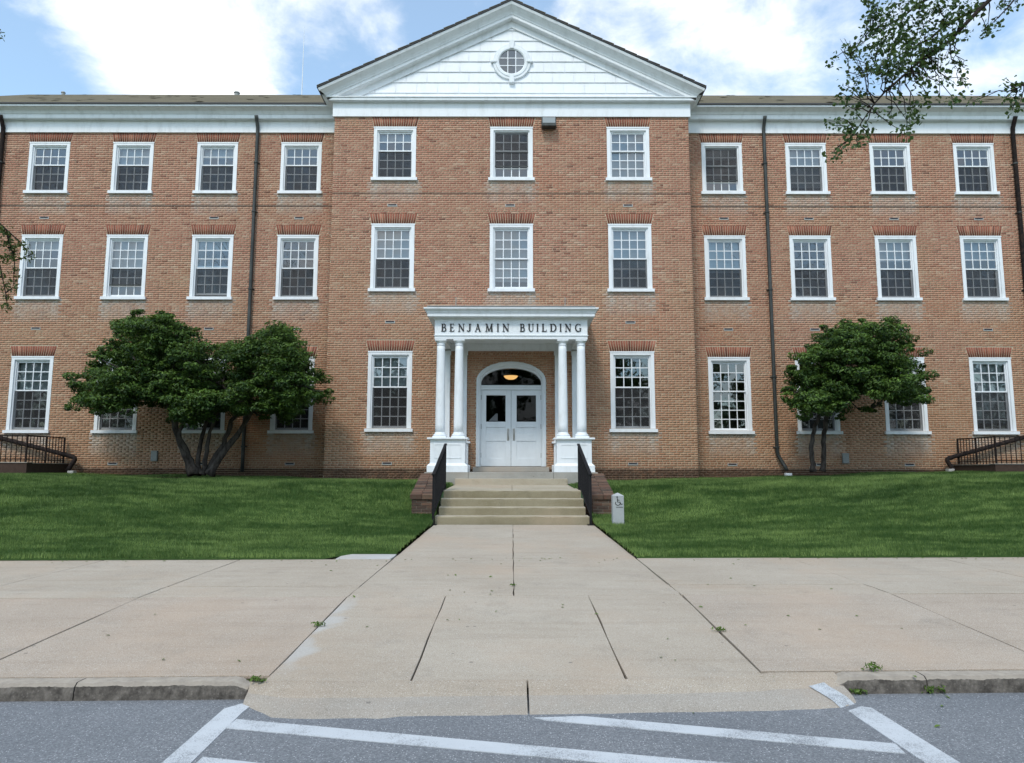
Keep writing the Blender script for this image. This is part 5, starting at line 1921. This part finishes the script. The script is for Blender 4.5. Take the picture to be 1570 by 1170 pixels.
boughsR = [([(1640, -130, 0), (1515, 0, 0), (1483, 32, 0), (1455, 62, 0), (1434, 75, .1), (1404, 98, .1), (1370, 128, .1), (1355, 141, 0), (1340, 158, 0), (1322, 184, 0), (1308, 206, 0)], .042, .006, 6.6),
           ([(1500, 12, 0), (1455, 33, .2), (1425, 58, .3), (1397, 73, .3), (1374, 86, .4), (1335, 110, .4)], .026, .006, 0),
           ([(1560, -60, .3), (1450, -15, .4), (1408, 4, .4), (1387, 22, .5), (1350, 45, .6), (1300, 80, .6)], .03, .005, 0),
           ([(1620, -90, -.2), (1545, 10, -.3), (1520, 35, -.3)], .02, .005, 0),
           ([(1760, 60, 0), (1640, 100, 0), (1590, 118, 0), (1548, 140, 0)], .022, .004, 5.2)]
clR = []
for (px, py, rad, dens) in [
    (1345, 8, .26, 1), (1375, 5, .28, 1), (1410, 10, .3, 1.1), (1440, 8, .3, 1.1), (1470, 8, .28, 1), (1500, 6, .18, .7), (1330, 30, .26, 1), (1355, 32, .28, 1.1), (1385, 38, .3, 1.1), (1415, 30, .28, 1.1), (1445, 32, .26, 1), (1470, 22, .22, .8),
    (1325, 50, .22, .9), (1345, 60, .26, 1), (1372, 60, .3, 1.2), (1400, 58, .3, 1.2), (1430, 55, .26, 1), (1460, 50, .2, .8), (1476, 48, .12, .6),
    (1302, 62, .16, .8), (1288, 74, .16, .8), (1278, 88, .12, .8), (1312, 78, .2, .9), (1335, 82, .24, 1), (1360, 85, .26, 1), (1388, 85, .26, 1), (1415, 80, .28, 1.1), (1445, 75, .26, 1),
    (1345, 104, .24, 1), (1320, 108, .2, 1), (1305, 122, .2, .9), (1295, 130, .16, .9), (1290, 142, .12, .7), (1318, 138, .14, .8), (1370, 108, .24, 1), (1398, 105, .28, 1.3), (1425, 100, .22, 1), (1355, 122, .2, .9), (1380, 125, .2, .8),
    (1448, 92, .18, .8), (1462, 95, .14, .6), (1475, 100, .12, .5), (1430, 118, .2, .7), (1450, 122, .18, .7), (1470, 128, .18, .7), (1480, 134, .14, .7), (1410, 130, .18, .6), (1440, 145, .16, .7), (1460, 150, .16, .7), (1485, 152, .12, .7), (1400, 155, .13, .7), (1425, 150, .12, .5),
    (1310, 155, .14, .7), (1290, 160, .12, .7), (1285, 180, .18, 1), (1272, 190, .14, .9), (1300, 185, .18, .9), (1312, 172, .14, .6), (1330, 198, .14, .6), (1300, 200, .15, .7), (1345, 172, .1, .4), (1360, 178, .1, .5), (1285, 232, .14, 1), (1300, 222, .13, .9), (1315, 222, .12, .7), (1275, 235, .08, .9), (1330, 208, .1, .6),
    (1390, 185, .12, .7), (1400, 178, .1, .6), (1385, 200, .13, .9), (1395, 195, .1, .6), (1405, 168, .1, .5),
    (1520, 30, .16, 1), (1535, 12, .18, .9), (1555, 5, .18, .9), (1515, 40, .12, 1), (1510, 48, .08, .8), (1500, 12, .1, .4),
    (1545, 130, .12, .8), (1556, 135, .1, .7), (1563, 128, .1, .8), (1564, 155, .14, 1.2), (1552, 168, .08, .7), (1540, 148, .06, .6), (1330, 0, .1, .8)]:
    clR.append((px, py, rad, random.gauss(.1, .25), dens))
overhang('street tree with small dark leaves whose bough hangs in at the top right', (11.2, 11.6), boughsR, clR, YR, 51, 'maple_leaf', .070, .78, 92, 26, .3, .055)
YL = 9.2
boughsL = [([(-260, 120, 0), (-120, 200, 0), (-40, 290, 0), (0, 345, 0), (30, 372, 0)], .04, .006, 5.6),
           ([(-80, 240, 0), (-20, 330, .1), (10, 360, .1), (22, 400, .1), (20, 440, .1)], .018, .004, 0),
           ([(-60, 300, 0), (-15, 380, .0), (0, 410, 0), (8, 450, 0), (12, 478, 0)], .014, .003, 0)]
clL = [(2, 358, .16, 0, 1.0), (15, 366, .14, .1, .9), (10, 380, .16, 0, 1.0), (22, 385, .12, .1, .9), (20, 400, .13, 0, .9), (5, 395, .14, .1, .8), (24, 415, .09, 0, .9), (22, 430, .08, .1, .8), (20, 442, .06, 0, .8),
       (3, 420, .10, 0, .8), (4, 440, .10, 0, .8), (8, 455, .07, 0, .9), (11, 470, .05, 0, .9), (33, 376, .05, 0, .7), (40, 385, .04, 0, .7), (47, 392, .03, 0, .9), (-30, 380, .25, 0, .8), (-60, 330, .3, 0, .8), (-40, 430, .2, 0, .8), (-100, 260, .35, 0, .8), (0, 52, .05, 0, .06)]
boughsL.append(([(-200, -60, 0), (-80, 10, 0), (-3, 51, 0)], .02, .003, 7.5))
overhang('drooping narrow leaved street tree reaching in at the left edge', (-10.6, 10.9), boughsL, clL, YL, 57, 'locust_leaf', .062, .36, 190, 26, .9, .03)

# trees across the street, behind the photographer: they show only as reflections in the glass
def far_tree(x, y, h, seed):
    rnd = random.Random(seed); rg = np.random.default_rng(seed)
    t = thing('park_tree', 'leafy tree across the street, mirrored in the ground floor glass', 'tree', (x, y, 0), 'trees across the street')
    m = MB()
    m.tube([(x, y, 0), (x + .1, y, h * .25), (x, y + .1, h * .6), (x, y, h * .9)], [.35, .27, .18, .05], 8)
    C, Nr = [], []
    for k in range(46):
        a, rr_ = rnd.uniform(0, 6.28), rnd.uniform(.2, 1)
        zz = rnd.uniform(.16, 1.0)
        w_ = h * .46 * math.sin(math.pi * min(1, .18 + zz * .8)) ** .7
        c = Vector((x + math.cos(a) * rr_ * w_, y + math.sin(a) * rr_ * w_, zz * h))
        limb(m, (x, y, max(.15 * h, c.z - .15 * h)), c, .06, .02, .04, rnd, 3)
        q = rg.normal(0, 1, (95, 3)) * np.array([.75, .75, .5])
        C.append(np.array(c)[None] + q); Nr.append(q + np.array([0, 0, .5]))
    link('trunk', m, 'dark_bark', t, smooth=True)
    C = np.concatenate(C); Nr = np.concatenate(Nr)
    leaf_cloud('crown', C, Nr, .42, .6, .4 + rg.normal(0, .25, len(C)), seed, t, 'maple_leaf')
for k, (x, y, h) in enumerate(((-47, -6, 12), (-37, -12, 12.5), (-27, -17, 11), (-18, -20, 12.5), (-9.5, -16.5, 10.5), (-1, -19, 12), (7.5, -17, 11), (16, -20, 12.5), (26, -17, 11), (36, -12, 12.5), (46, -6, 12))):
    far_tree(x, y, h, 200 + k)

# ------------------------------------------------------------------ small weeds and litter
def weed(x, y, r_, n, lab, seed):
    rnd = random.Random(seed)
    z0 = pave_z(x, y) if y > kerb_y(x) else .10
    C, Nr = [], []
    for k in range(n):
        a = rnd.uniform(0, 6.28); d = rnd.uniform(.1, 1) * r_
        C.append((x + math.cos(a) * d * 1.3, y + math.sin(a) * d * .6, z0 + rnd.uniform(.005, r_ * .7))); Nr.append((rnd.gauss(0, .4), rnd.gauss(-.3, .4), .8))
    o = leaf_cloud('weed', np.array(C), np.array(Nr), .028, .45, .5 + np.random.default_rng(seed).normal(0, .25, n), seed, None, 'weed_leaf')
    tag(o, lab, 'weed', 'weeds in the pavement joints')
weed(-1.585, 6.12, .05, 34, 'weed tuft in the joint along the left edge of the walk', 1)
weed(1.655, 6.00, .045, 28, 'weed tuft in the joint along the right edge of the walk', 2)
weed(2.74, 4.93, .07, 60, 'largest weed, at the right kerb by the gutter', 3)
weed(2.25, 4.90, .045, 35, 'small weed at the end of the right kerb', 4)
weed(2.42, 5.07, .06, 40, 'weed tuft behind the right kerb', 5)
weed(-1.62, 4.80, .05, 30, 'weed at the end of the left kerb', 6)
weed(.02, 7.75, .03, 20, 'tiny weed in the middle joint of the walk', 7)
lf = random.Random(15)
C = [(lf.uniform(-6, 7), 0, 0) for _ in range(90)]
C = np.array([(x, lawn_front(x) + lf.uniform(-.25, .05), 0) for x, _, _ in C] + [(lf.uniform(-3.3, 3.3), lf.uniform(4, 9.5), 0) for _ in range(45)])
C[:, 2] = [pave_z(a, b) + .006 for a, b, _ in C]
o = leaf_cloud('fallen_leaves', C, np.tile(np.array([0, 0, 3.0]), (len(C), 1)), .035, .5, np.random.default_rng(3).uniform(.5, 1, len(C)), 19, None, 'weed_leaf')
tag(o, 'scattered bits of fallen leaf on the pavement', 'leaves', kind='stuff')
